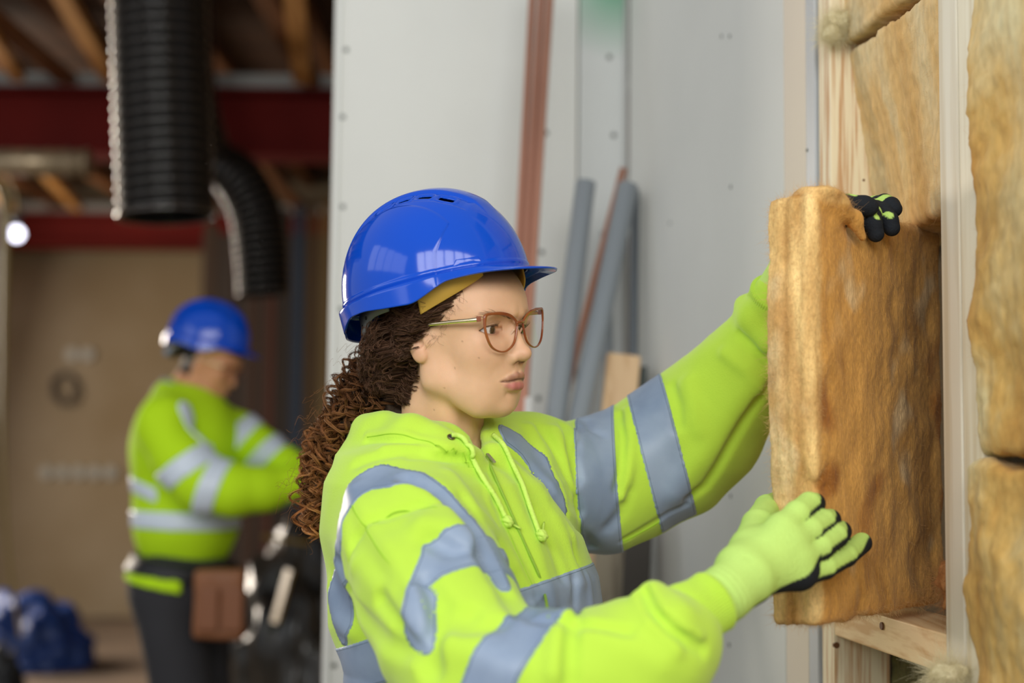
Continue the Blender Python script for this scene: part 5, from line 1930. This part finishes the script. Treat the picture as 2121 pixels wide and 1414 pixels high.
def slab_sdf(P):
    q = to_s(P)
    q = q + 0.0022 * np.stack([vnoise(P, 60, 1), vnoise(P, 70, 2), vnoise(P, 60, 3)], 1)
    q[:, 0] += 0.006 * np.sin(q[:, 2] * 13 + 0.5) * (q[:, 0] < 0)
    d = rbox(q, 0, SH, 0.008)
    d = d - 0.0013 * vnoise(P * np.array([1, 1, 0.6]), 130, 4) - 0.0006 * vnoise(P, 420, 5)
    # layers along the cut edge
    side = sst(-SH[0] + 0.012, -SH[0] + 0.002, q[:, 0])
    d = d + 0.0012 * side * np.sin(q[:, 1] * 420 + 2.2 * vnoise(P * np.array([1, 1, 0.15]), 60, 7))
    # squeezed by the lower hand
    d = d + 0.010 * np.exp(-(((P - grip) / (0.035, 0.05, 0.030)) ** 2).sum(1))
    d = d + 0.004 * np.exp(-(d_poly(P, dimple_a) / 0.006) ** 2)
    d = d + 0.003 * np.exp(-(d_poly(P, [at(1680, 1010, 1.57), at(1740, 1010, 1.64)]) / 0.004) ** 2)
    # pulled over and torn under the upper hand
    d = d + 0.016 * np.exp(-(((P - top_grab) / (0.026, 0.04, 0.030)) ** 2).sum(1))
    d = smin(d, d_chain(P, [at(1690, 416, 1.60), at(1735, 425, 1.615), at(1768, 455, 1.635), at(1786, 492, 1.645)], [0.012, 0.012, 0.009, 0.005], 0.006)
             - 0.002 * vnoise(P, 150, 8), 0.010)
    d = smin(d, d_ell(P, at(1695, 403, 1.61), (0.028, 0.028, 0.009)) - 0.0015 * vnoise(P, 200, 9), 0.008)
    return d


lo = SO - 0.30; hi = SO + 0.30
lo[0], hi[0] = 0.22, 0.62; lo[1], hi[1] = 1.50, 1.98
V, F = iso_mesh(slab_sdf, lo, hi, 0.0038)
me = np_mesh('insulation_batt', V, F)
q = to_s(V)
edge = np.maximum(1 - sst(0.006, 0.022, q[:, 0] + SH[0] + 0.003 * vnoise(V, 120, 3)), sst(0.012, 0.002, SH[2] - q[:, 2]) * 0.9)
face_c, edge_c = lincol((232, 176, 96)), lincol((246, 206, 138))
Cw = face_c * (1 - edge[:, None]) + edge_c * edge[:, None]
st = vnoise(V * np.array([1, 1, 0.10]), 230, 6) + 0.7 * vnoise(V * np.array([1, 1, 0.2]), 90, 16)                      # cream and amber layers on the cut edge
Cw = Cw * (1 + 0.34 * (edge * st)[:, None] * np.array([0.7, 1.0, 1.3]))
bl = vnoise(V * np.array([1, 1, 0.6]), 26, 12) + 0.6 * vnoise(V, 62, 13)
brown = sst(0.25, 0.85, bl)[:, None] * (1 - 0.7 * edge[:, None])
Cw = Cw * (1 - 0.78 * brown) + lincol((168, 102, 44)) * 0.78 * brown
bl2 = vnoise(V * np.array([1, 1, 0.5]), 34, 22) + 0.5 * vnoise(V, 90, 23)
pale = sst(0.35, 0.9, bl2)[:, None]
Cw = Cw * (1 - 0.62 * pale) + lincol((240, 216, 172)) * 0.62 * pale
set_col(me, Cw)
me.materials.append(M_wool_held)
batt = tag(link('insulation_batt', me, None, None, True), 'thick golden-brown mineral wool batt held in both her gloved hands', 'insulation', 'mineral wool batts')
N = normals_of(V, F)
M_fibre = mat('wool_fibre', S((222, 180, 120)), 0.8)
fuzz('loose_fibre', V, N, M_fibre, 12000, 0.0040, batt)
m = (q[:, 0] < -SH[0] + 0.012) | (q[:, 2] > SH[2] - 0.012) | (q[:, 2] < -SH[2] + 0.01)
fuzz('edge_fibre', V[m], N[m], M_fibre, 14000, 0.006, batt, seed=5)


# --- batts tucked in the bay between the studs
def bay_batt(name, fn, lo, hi, m, label, nf=5000, h=0.005):
    V, F = iso_mesh(fn, lo, hi, h)
    o = tag(link(name, np_mesh(name, V, F), m, None, True), label, 'insulation', 'mineral wool batts')
    fuzz('loose_fibre', V, normals_of(V, F), M_fibre, nf, 0.006, o, seed=int(len(V)) % 97)
    return o


def face_batt(a0, a1, b0, b1, th, rnd=0.014, seed=0.0, amp=0.004):
    """thick sheet: a0/a1 = top far / top near points of the visible face, b0/b1 = bottom far / bottom near"""
    a0, a1, b0, b1 = map(lambda v: np.asarray(v, float), (a0, a1, b0, b1))
    c = (a0 + a1 + b0 + b1) / 4
    ex = nrm((a1 - a0) + (b1 - b0)); ez = (a0 + a1 - b0 - b1) / 2
    n = nrm(np.cross(ex, ez))
    if n[0] > 0: n = -n
    ez = np.cross(n, ex); ez = ez if ez[2] > 0 else -ez
    w = (np.linalg.norm(a1 - a0) + np.linalg.norm(b1 - b0)) / 4
    hgt = np.linalg.norm((a0 + a1) / 2 - (b0 + b1) / 2) / 2
    Mx = np.stack([ex, n, ez])

    def fn(P):
        q = (P - (c - n * th / 2)) @ Mx.T
        # shear so that the corners land where they are
        q = q + amp * np.stack([vnoise(P, 45, seed), 1.6 * vnoise(P, 30, seed + 2), vnoise(P, 50, seed + 4)], 1)
        d = rbox(q, 0, (w, th / 2, hgt), rnd)
        return d - 0.002 * vnoise(P, 150, seed + 6) - 0.001 * vnoise(P, 400, seed + 8)
    return fn


def wlz(Y, off, z): return wl(Y, off, z)


def bay_fn(Ya, Yb, z0, z1, offs, th, cut=None, seed=0.0, amp=0.004, rnd=0.012):
    """batt filling a bay from depth Ya (far) to Yb (near); offs = recess of the face at far-top, near-top, far-bottom, near-bottom"""
    s0, s1 = (3.2 - Ya) / 0.9894, (3.2 - Yb) / 0.9894

    def fn(P):
        P2 = P + amp * 0.6 * np.stack([vnoise(P, 40, seed), vnoise(P, 34, seed + 2), vnoise(P, 50, seed + 4)], 1)
        s = (P2 - W0) @ WD; o = -(P2 - W0) @ WN; z = P2[:, 2]
        u = np.clip((s - s0) / (s1 - s0), 0, 1); v = np.clip((z - z0) / (z1 - z0), 0, 1)
        f = (offs[0] * (1 - u) + offs[1] * u) * v + (offs[2] * (1 - u) + offs[3] * u) * (1 - v)
        q = np.stack([s - (s0 + s1) / 2, o - f - th / 2, z - (z0 + z1) / 2], 1)
        d = rbox(q, 0, ((s1 - s0) / 2, th / 2, (z1 - z0) / 2), rnd)
        if cut is not None:
            (sa, za), (sb, zb_), side = cut
            k = (zb_ - za) / (sb - sa)
            d = smax(d, side * (z - za - k * (s - sa)) / math.sqrt(1 + k * k), 0.008)
        return d - 0.0016 * vnoise(P, 130, seed + 6) - 0.0008 * vnoise(P, 380, seed + 8)
    return fn


sF, sN = (3.2 - 1.965) / 0.9894, (3.2 - 1.622) / 0.9894
zc0, zc1 = at(1745, 108, 1.965)[2], at(1955, -36, 1.622)[2]
zbt = at(1900, 474, 1.8)[2]
up = bay_fn(1.985, 1.60, zbt, 2.06, (0.004, -0.006, 0.078, 0.012), 0.085, ((sF, zc0), (sN, zc1), 1), seed=1.0)
bay_batt('insulation_batt', up, (0.35, 1.55, zbt - 0.04), (0.72, 2.03, 2.10), M_wool_pale, 'pale yellow wool batt tucked between the studs above the held one')
up2 = bay_fn(1.985, 1.60, 1.84, 2.40, (0.028, 0.0, 0.024, -0.004), 0.085, ((sF, zc0 + 0.013), (sN, zc1 + 0.013), -1), seed=5.0)
bay_batt('insulation_batt', up2, (0.35, 1.55, 1.80), (0.72, 2.03, 2.44), M_wool_pale, 'topmost wool batt between the studs, cut off by the top of the picture', 3000)
low = face_batt(wlz(1.985, 0.085, 1.06), wlz(1.605, 0.080, 1.06), wlz(1.985, 0.085, 0.56), wlz(1.605, 0.08, 0.56), 0.07, seed=8.0)
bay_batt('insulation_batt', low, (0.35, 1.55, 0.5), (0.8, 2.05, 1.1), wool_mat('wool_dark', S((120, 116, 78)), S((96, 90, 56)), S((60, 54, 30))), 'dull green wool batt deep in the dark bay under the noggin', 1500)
n1_ = face_batt(wlz(1.535, -0.012, 1.98), wlz(1.08, -0.020, 1.98), wlz(1.535, -0.010, 1.318), wlz(1.08, -0.022, 1.318), 0.10, seed=11.0, amp=0.007)
bay_batt('insulation_batt', n1_, (0.38, 1.0, 1.28), (0.78, 1.60, 2.03), M_wool_near, 'blurred upper wool batt bulging from the nearest bay at the right edge', 3000)
n2_ = face_batt(wlz(1.545, -0.016, 1.308), wlz(1.08, -0.028, 1.308), wlz(1.545, -0.012, 0.60), wlz(1.08, -0.026, 0.60), 0.10, seed=15.0, amp=0.007)
bay_batt('insulation_batt', n2_, (0.38, 1.0, 0.55), (0.78, 1.60, 1.34), M_wool_near, 'blurred lower wool batt in the nearest bay, bottom right corner', 3000)

# torn tufts of wool
M_tuft = mat('wool_tuft', S((232, 222, 184)), 0.9)


def tuft(c, r, label, seed, m=M_tuft, n=2600):
    g = np.random.default_rng(seed)
    r = np.asarray(r)
    fn = lambda P: d_ell(P, c, r * 0.62) - 0.0065 * vnoise(P, 95, seed) - 0.003 * vnoise(P, 260, seed)
    V, F = iso_mesh(fn, c - r - 0.01, c + r + 0.01, 0.003)
    o = tag(link('wool_tuft', np_mesh('wool_tuft', V, F), m, None, True), label, 'wool tuft')
    fuzz('loose_fibre', V, normals_of(V, F), m, n, 0.016, o, seed=seed)


tuft(at(1732, 48, 1.955), (0.030, 0.018, 0.030), 'pale torn tuft of wool clinging to the stud at the top', 21)
tuft(at(1720, 70, 1.95), (0.018, 0.015, 0.012), 'small wisp of wool under the pale tuft on the stud', 22, n=1200)
tuft(at(1965, 1395, 1.57), (0.026, 0.03, 0.016), 'loose pale wool tuft lying on the noggin at the bottom right', 23)
tuft(at(1962, 1215, 1.66), (0.008, 0.02, 0.05), 'brown shred of wool beside the near stud', 24, mat('wool_brown', S((176, 122, 70)), 0.9), 900)
# ------------------------------------------------------------------ gloves
M_glove = mat('knit_glove_coated', S((190, 232, 90)), 0.85, attr='Col', noise=0.06, nscale=30, bump=0.6, bscale=420, spec=0.2)
GREEN, BLACK = np.array(S((198, 234, 124))[:3]), np.array(S((34, 38, 44))[:3])


def chain_px(c): return [at(*p[:3]) for p in c], [p[3] for p in c]


RF = [chain_px(c) for c in (
    [(1618, 1098, 1.493, .0150), (1652, 1064, 1.508, .0140), (1676, 1044, 1.532, .0128), (1688, 1042, 1.558, .0115)],
    [(1636, 1124, 1.488, .0155), (1678, 1098, 1.506, .0142), (1706, 1080, 1.530, .0130), (1720, 1076, 1.562, .0118)],
    [(1650, 1155, 1.488, .0155), (1698, 1132, 1.506, .0140), (1730, 1110, 1.530, .0130), (1742, 1100, 1.573, .0118)],
    [(1655, 1188, 1.490, .0145), (1708, 1174, 1.513, .0128), (1752, 1150, 1.550, .0122), (1785, 1124, 1.600, .0116)])]
RTH = chain_px([(1555, 1138, 1.495, .021), (1570, 1088, 1.550, .0175), (1590, 1052, 1.630, .0150), (1622, 1036, 1.690, .0130)])
RW_ = at(1500, 1230, 1.432)


def rglove(P):
    d = d_chain(P, [at(1440, 1268, 1.41), RW_, at(1545, 1195, 1.452)], [0.0265, 0.0262, 0.030], 0.01)
    for (p, r) in RF:
        d = smin(d, d_cap(P, at(1545, 1190, 1.460), p[0], 0.021, 0.0175), 0.012)
    f = None
    for (p, r) in RF:
        e = d_chain(P, p, r, 0.003)
        f = e if f is None else smin(f, e, 0.0022)
    d = smin(d, f, 0.008)
    d = smin(d, d_cap(P, at(1530, 1175, 1.465), RTH[0][0], 0.022, 0.020), 0.014)
    d = smin(d, d_chain(P, *RTH, 0.004), 0.010)
    # knuckles and cloth creases
    for (p, r) in RF:
        d = d - 0.0016 * np.exp(-(((P - p[0] + np.array([0, 0.013, 0])) / 0.010) ** 2).sum(1))
    w = d_poly(P, [at(1545, 1150, 1.43), at(1575, 1185, 1.44), at(1610, 1200, 1.45)])
    d = d + 0.0010 * np.exp(-(w / 0.003) ** 2)
    t = (P - RW_) @ nrm(at(1610, 1150, 1.47) - RW_)
    d = d - 0.0007 * np.sin(t * 900) * (1 - sst(-0.01, 0.02, t))
    return d


def chain_radial(P, p, r):
    """signed offset of P from the chain, nearest axis point and radius"""
    best = None
    for i in range(len(p) - 1):
        a, b = p[i], p[i + 1]; ab = b - a
        t = np.clip((P - a) @ ab / (ab @ ab), 0, 1)
        q = a + t[:, None] * ab
        d = np.linalg.norm(P - q, axis=1)
        if best is None: best, qq, ss = d, q, t + i
        else:
            m = d < best
            best = np.where(m, d, best); qq = np.where(m[:, None], q, qq); ss = np.where(m, t + i, ss)
    return best, P - qq, ss


V, F = iso_mesh(rglove, at(1425, 1300, 1.36) - 0.02, at(1830, 990, 1.70) + 0.02, 0.0021)
D = [chain_radial(V, p, r) for p, r in RF] + [chain_radial(V, *RTH)] + [chain_radial(V, [at(1500, 1230, 1.432), at(1560, 1180, 1.462), at(1640, 1150, 1.480)], None)]
rr = [0.0135, 0.014, 0.014, 0.013, 0.016, 0.032]
pd_ = [nrm([0.80, 0.45, -0.40])] * 3 + [nrm([0.55, 0.55, -0.62])] + [nrm([0.3, 0.9, 0.0])] + [nrm([0.25, 0.62, -0.74])]
k = np.argmin(np.stack([d[0] / r for d, r in zip(D, rr)], 1), 1)
coat = np.zeros(len(V))
for i in range(6):
    m = k == i
    off = D[i][1][m] @ pd_[i]
    extra = 0.006 * sst(2.2, 3.0, D[i][2][m]) if i < 4 else 0
    coat[m] = sst(-0.0007, 0.0007, off + extra - rr[i] * (0.30 if i < 3 else 0.18 if i == 3 else 0.42 if i == 4 else 0.36))
coat *= sst(-0.01, 0.0, (V - at(1560, 1240, 1.45)) @ nrm([1, 0, 0.2]))
me = np_mesh('glove', V, F)
set_col(me, GREEN * (1 - coat[:, None]) + BLACK * coat[:, None])
tag(link('glove', me, M_glove, woman, True))

LF = [chain_px(c) for c in (
    [(1722, 432, 1.668, .0130), (1755, 424, 1.660, .0125), (1790, 426, 1.656, .0118), (1800, 429, 1.657, .0114)],
    [(1815, 430, 1.715, .0110), (1806, 446, 1.680, .0112), (1808, 465, 1.664, .0108), (1814, 484, 1.664, .0100)],
    [(1822, 428, 1.730, .0110), (1832, 440, 1.700, .0110), (1842, 456, 1.684, .0106), (1847, 472, 1.682, .0100)],
    [(1815, 424, 1.745, .0110), (1832, 420, 1.725, .0108), (1846, 426, 1.706, .0104), (1852, 433, 1.700, .0098)])]


def lglove(P):
    d = d_chain(P, [at(1614, 600, 1.825), at(1650, 540, 1.815), at(1700, 480, 1.79)], [0.029, 0.028, 0.030], 0.01)
    for (p, r) in LF:
        d = smin(d, d_cap(P, at(1690, 485, 1.79), p[0] + np.array([0, 0.012, 0]), 0.022, 0.013), 0.012)
    f = None
    for (p, r) in LF:
        e = d_chain(P, p, r, 0.003)
        f = e if f is None else smin(f, e, 0.002)
    d = smin(d, f, 0.004)
    d = smin(d, d_chain(P, [at(1660, 520, 1.79), at(1650, 470, 1.74), at(1680, 440, 1.70)], [0.018, 0.016, 0.0135], 0.005), 0.01)
    return d


V, F = iso_mesh(lglove, at(1590, 640, 1.66) - 0.03, at(1880, 395, 1.85) + 0.03, 0.0021)
C = np.tile(BLACK, (len(V), 1))
g = np.zeros(len(V))
# green backs showing between the coated fingertips
for a_, b_, r in (((1812, 420, 1.715), (1842, 412, 1.712), .0085), ((1814, 428, 1.680), (1844, 443, 1.672), .0052), ((1806, 436, 1.665), (1818, 448, 1.655), .0042),
                  ((1725, 414, 1.660), (1768, 408, 1.655), .0048)):
    g = np.maximum(g, 1 - sst(r - 0.0006, r + 0.0006, d_cap(V, at(*a_), at(*b_), 0.0)))
g = np.maximum(g, sst(0.0, 0.004, V[:, 1] - 1.735))
C = C * (1 - g[:, None]) + GREEN * g[:, None]
me = np_mesh('glove', V, F)
set_col(me, C)
link('glove', me, M_glove, woman, True)

# ------------------------------------------------------------------ trousers and boots below the picture edge
M_trouser = mat('work_trousers', S((46, 48, 54)), 0.85)
hipz = zpx(1690)
hc = np.array([at(960, 1690, 1.745)[0], 1.745, hipz])


def legs(P, hc=hc, f=TF, r=TR, s=1.0):
    d = d_ell(P, hc + np.array([0, 0, -0.03]), (0.145, 0.155, 0.13))
    for sg in (1, -1):
        hip = hc + r * 0.085 * sg + np.array([0, 0, -0.05])
        kn = np.array([*(hc + r * 0.10 * sg + f * 0.03)[:2], hipz * 0.52])
        an = np.array([*(hc + r * 0.12 * sg - f * 0.01)[:2], 0.09])
        d = smin(d, d_chain(P, [hip, kn, an], [0.088, 0.068, 0.058], 0.02), 0.03)
    return smax(d, 0.065 - P[:, 2], 0.01)


V, F = iso_mesh(legs, hc + (-0.3, -0.3, -0.9), hc + (0.3, 0.3, 0.15), 0.011)
link('trousers', np_mesh('trousers', V, F), M_trouser, woman, True)


def boot(c, f, parent, m):
    fn = lambda P: smax(smin(d_cap(P, c + f * 0.00 + (0, 0, 0.045), c + f * 0.14 + (0, 0, 0.035), 0.045, 0.036), d_cap(P, c + (0, 0, 0.05), c + (0, 0, 0.12), 0.050, 0.05), 0.03), 0.001 - P[:, 2], 0.004)
    V, F = iso_mesh(fn, c + (-0.25, -0.25, -0.01), c + (0.25, 0.25, 0.2), 0.009)
    return link('boot', np_mesh('boot', V, F), m, parent, True)


M_boot = mat('boot_leather', S((92, 66, 40)), 0.6)
for sg in (1, -1):
    c = hc + TR * 0.12 * sg - TF * 0.01; c[2] = 0
    boot(c, TF, woman, M_boot)
# ------------------------------------------------------------------ the man further back
MY = 4.3
m_yaw, m_pitch = math.radians(12), math.radians(-24)
_f0 = np.array([math.cos(m_yaw), -math.sin(m_yaw), 0]); _r1 = np.array([-math.sin(m_yaw), -math.cos(m_yaw), 0])
MF = _f0 * math.cos(m_pitch) + np.array([0, 0, 1]) * math.sin(m_pitch)
MU = -_f0 * math.sin(m_pitch) + np.array([0, 0, 1]) * math.cos(m_pitch)
MM = np.stack([MF, _r1, MU])
MC = at(428, 758, MY)
MS = 1.04
A3 = MS * MM.T @ HM          # woman's head frame -> his, world to world
B3 = MC - A3 @ HC
M4 = Matrix([[*A3[0], B3[0]], [*A3[1], B3[1]], [*A3[2], B3[2]], [0, 0, 0, 1]])
A3i = np.linalg.inv(A3)


def man_head(P):
    return head_sdf((P - B3) @ A3i.T, False) * MS


nk0, nk1 = at(402, 806, MY), at(376, 852, MY)


def man_body(P):
    d = np.maximum(man_head(P), -(P @ MU - MC @ MU) - 0.10)
    return smin(d, d_chain(P, [at(416, 778, MY), nk0, nk1], [0.055, 0.060, 0.075], 0.01), 0.03)


V, F = iso_mesh(man_body, MC - 0.26, MC + 0.22, 0.006)
me = np_mesh('person', V, F)
q = ((V - B3) @ A3i.T)
C = np.tile(lincol((206, 146, 106)), (len(V), 1))
h = to_head(q) * 1000
hairm = np.maximum(sst(60, 70, h[:, 2]), sst(0, 6, -h[:, 0] - 4) * sst(-45, -35, h[:, 2]))
C = C * (1 - hairm[:, None]) + lincol((30, 24, 22)) * hairm[:, None]
set_col(me, C)
man = tag(link('person', me, mat('skin_man', S((176, 124, 92)), 0.5, attr='Col', sss=0.1), None, True),
          'person working in the hall in blue helmet, tool belt and hi-vis jacket, looking down', 'person')


def copy_tree(o, M, parent=None):
    c = o.copy(); COL.objects.link(c)
    if parent is None: c.matrix_world = M @ o.matrix_world
    else:
        c.parent = parent; c.matrix_parent_inverse = parent.matrix_basis.inverted(); c.matrix_basis = M @ o.matrix_basis
    for ch in list(o.children): copy_tree(ch, M, c)
    return c


h2 = copy_tree(helmet, M4)
h2['label'] = 'blurred blue hard hat on the man in the background'
g2 = copy_tree(glasses, M4)
g2['label'] = 'blurred glasses on the man in the background'

MFb = nrm([0.96, -0.28, 0]); MRb = np.array([-0.28, -0.96, 0])


def man_trunk(P):
    d = d_ell(P, at(385, 930, MY), (0.165, 0.20, 0.20))
    d = smin(d, d_ell(P, at(384, 1080, MY), (0.155, 0.18, 0.17)), 0.08)
    d = smin(d, d_cap(P, at(345, 868, MY - 0.19), at(420, 862, MY + 0.17), 0.072), 0.06)
    d = smin(d, d_chain(P, [at(350, 812, MY - 0.03), at(372, 840, MY - 0.05), at(400, 850, MY)], [0.04, 0.06, 0.07]), 0.04)
    return smax(d, at(380, 1168, MY)[2] + 0.02 * (P[:, 0] - at(380, 1168, MY)[0]) - P[:, 2], 0.02)


MN = [at(335, 885, MY - .20), at(375, 950, MY - .23), at(425, 1005, MY - .25), at(480, 1015, MY - .25), at(545, 1015, MY - .23), at(608, 1000, MY - .20)]
MNR = [.078, .082, .080, .074, .062, .052]
MFR = [at(440, 880, MY + .16), at(495, 900, MY + .10), at(545, 935, MY + .02), at(590, 965, MY - .08), at(630, 985, MY - .14)]
MFRR = [.066, .068, .064, .055, .048]


def man_jacket(P):
    d = man_trunk(P)
    d = smin(d, d_chain(P, MN, MNR, 0.02), 0.03)
    d = smin(d, d_chain(P, MFR, MFRR, 0.02), 0.03)
    d = smax(d, -d_chain(P, [at(416, 778, MY), nk0 + (0.005, 0, 0.01)], [0.062, 0.066]), 0.01)
    for pts, a in (([(300, 1130), (360, 1155), (430, 1150), (480, 1120)], .010), ([(290, 1060), (340, 1085), (420, 1075)], .006), ([(330, 1000), (380, 1040), (440, 1045)], .008),
                   ([(400, 900), (420, 960), (430, 990)], .010), ([(480, 1130), (440, 1160)], .006)):
        d = d + a * np.exp(-(d_poly(P, [at(x, y, MY - 0.2) for x, y in pts]) / 0.05) ** 2)
    return d - 0.004 * vnoise(P, 28, 3)


M_hi2 = mat('hivis_jacket', S((188, 232, 30)), 0.8, spec=0.2)
V, F = iso_mesh(man_jacket, at(230, 1200, MY) + (-0.05, -0.45, -0.05), at(690, 780, MY) + (0.05, 0.45, 0.06), 0.009)
jacket = link('jacket', np_mesh('jacket', V, F), M_hi2, man, True)
M_tape2 = mat('bright_tape', S((214, 226, 240)), 0.35)


def mband(reg):
    fn = lambda P: np.maximum(np.maximum(man_jacket(P) - 0.004, reg(P)), -(man_jacket(P) + 0.02))
    V, F = iso_mesh(fn, at(230, 1200, MY) + (-0.05, -0.45, -0.05), at(690, 780, MY) + (0.05, 0.45, 0.06), 0.008, project=1)
    return link('reflective_band', np_mesh('reflective_band', V, F), M_tape2, jacket, True)


only_n = lambda P: d_chain(P, MN, MNR, 0.02) - 0.03
only_f = lambda P: d_chain(P, MFR, MFRR, 0.02) - 0.03
only_t = lambda P: np.maximum(man_trunk(P) - 0.02, -(d_chain(P, MN, MNR, 0.02) - 0.01))
mband(lambda P: np.maximum(slab(P, at(392, 965, MY - .24), at(425, 1005, MY) - at(372, 930, MY), 0.030), only_n(P)))
mband(lambda P: np.maximum(slab(P, at(443, 1012, MY - .24), nrm([1, 0, -0.35]), 0.028), np.maximum(only_n(P), d_cap(P, MN[2], MN[3], 0.15))))
mband(lambda P: np.maximum(slab(P, at(502, 908, MY + .1), at(545, 935, MY) - at(495, 895, MY), 0.028), np.maximum(only_f(P), 0.02 - (P[:, 0] - at(470, 900, MY)[0]))))
mband(lambda P: np.maximum(slab(P, at(550, 945, MY), at(590, 965, MY) - at(530, 905, MY), 0.028), only_f(P)))
mband(lambda P: np.maximum(slab(P, at(385, 1074, MY), nrm([0.02, 0, 1]), 0.026), only_t(P)))
mband(lambda P: np.maximum(slab(P, at(330, 1015, MY), nrm([0.35, 0, 1]), 0.020), np.maximum(only_t(P), P[:, 0] - at(355, 1000, MY)[0])))
mp_ = [at(385, 850, MY - .22), at(415, 890, MY - .23), at(432, 930, MY - .22)]
mband(lambda P: np.maximum(d_chain(P, mp_, [.03, .03, .03]) - 0.0, 0 * P[:, 0] - 1))
# grey collar
cl = d_chain
colf = lambda P: np.maximum(np.abs(d_chain(P, [at(400, 790, MY), at(368, 832, MY)], [0.068, 0.078])) - 0.006, np.maximum((P - at(372, 815, MY)) @ nrm([0.35, 0, 0.9]) - 0.03, -((P - at(372, 815, MY)) @ nrm([0.35, 0, 0.9]) + 0.035)))
V, F = iso_mesh(colf, at(372, 815, MY) - 0.16, at(372, 815, MY) + 0.16, 0.005)
link('collar', np_mesh('collar', V, F), mat('grey_collar', S((150, 148, 138)), 0.8), jacket, True)
# hands
for c, e in ((MN[-1], at(632, 990, MY - .17)), (MFR[-1], at(655, 990, MY - .16))):
    fs = [d for d in range(4)]
    def hand(P, c=c, e=e):
        d = d_cap(P, c, e, 0.035, 0.036)
        ax = nrm(e - c)
        for i in range(4):
            o = np.array([0, 0, 0.026 - i * 0.017])
            k0 = e + o; k1 = k0 + ax * (0.035 - 0.004 * abs(i - 1)) + (0, 0, -0.012); k2 = k1 + ax * 0.006 + (0, 0, -0.024)
            d = smin(d, d_chain(P, [k0, k1, k2], [0.0105, 0.0095, 0.0085]), 0.004)
        t0 = c + ax * 0.02 + (0, -0.01, 0.03)
        return smin(d, d_chain(P, [t0, e + (0.0, -0.02, 0.045), e + ax * 0.03 + (0, -0.02, 0.04)], [0.013, 0.0115, 0.010]), 0.008)
    V, F = iso_mesh(hand, e - 0.12, e + 0.12, 0.005)
    link('glove', np_mesh('glove', V, F), M_hi2, man, True)


# trousers, belt, pouch
def man_legs(P):
    c = at(378, 1215, MY)
    d = d_ell(P, c, (0.150, 0.175, 0.15))
    for sg in (1, -1):
        hip = c + MRb * 0.09 * sg
        kn = np.array([c[0] + 0.05, (c + MRb * 0.12 * sg)[1], 0.50]); an = np.array([c[0] + 0.045 + 0.06 * sg, (c + MRb * 0.13 * sg)[1], 0.09])
        d = smin(d, d_chain(P, [hip, kn, an], [0.105, 0.080, 0.066], 0.02), 0.04)
    return smax(d, 0.065 - P[:, 2], 0.01) - 0.004 * vnoise(P, 20, 1)


c = at(378, 1215, MY)
V, F = iso_mesh(man_legs, np.array([c[0] - 0.32, MY - 0.4, 0.0]), np.array([c[0] + 0.4, MY + 0.4, c[2] + 0.2]), 0.012)
link('trousers', np_mesh('trousers', V, F), mat('charcoal_trousers', S((44, 44, 48)), 0.85), man, True)
for sg in (1, -1):
    b0 = c + MRb * 0.13 * sg + np.array([0.045 + 0.06 * sg, 0, 0]); b0[2] = 0
    boot(b0, MFb, man, M_boot)


def ringband(name, z0, z1, grow, m, tilt=0.0, x_lim=None):
    def fn(P):
        d = np.minimum(man_legs(P), man_trunk(P)) - grow
        zc = (z0 + z1) / 2 + tilt * (P[:, 0] - c[0])
        r = np.maximum(d, np.abs(P[:, 2] - zc) - (z1 - z0) / 2)
        if x_lim is not None: r = np.maximum(r, P[:, 0] - x_lim)
        return r
    V, F = iso_mesh(fn, np.array([c[0] - 0.3, MY - 0.35, z0 - 0.1]), np.array([c[0] + 0.3, MY + 0.35, z1 + 0.1]), 0.008)
    return link(name, np_mesh(name, V, F), m, man, True)


zz = lambda y: at(380, y, MY)[2]
ringband('shirt_tail', zz(1212), zz(1170), 0.012, M_hi2, -0.18, at(405, 1200, MY)[0])
ringband('belt', zz(1188), zz(1155), 0.022, mat('black_belt', S((24, 24, 28)), 0.5), -0.12)
pouch = link('tool_pouch', (lambda VF: np_mesh('tool_pouch', *VF))(iso_mesh(
    lambda P: rbox(P, at(456, 1250, MY - 0.19), (0.072, 0.035, 0.098), 0.014) - 0.003 * vnoise(P, 40, 2), at(456, 1250, MY - 0.19) - 0.16, at(456, 1250, MY - 0.19) + 0.16, 0.007)),
    mat('pouch_leather', S((140, 88, 52)), 0.55, noise=0.15, nscale=10), man, True)
for dx in (-0.034, 0.034):
    p = at(456, 1262, MY - 0.235) + np.array([dx, 0, 0])
    MB().box(p, (0.058, 0.018, 0.12), None, 0.006).build('pouch_pocket', mat('pocket_leather', S((128, 78, 46)), 0.55), pouch)
tube_obj('belt_strap', [at(285, 1165, MY - .12), at(276, 1210, MY - .13), at(280, 1255, MY - .12)], 0.012, mat('strap_black', S((26, 26, 28)), 0.6), man, 8, 12)
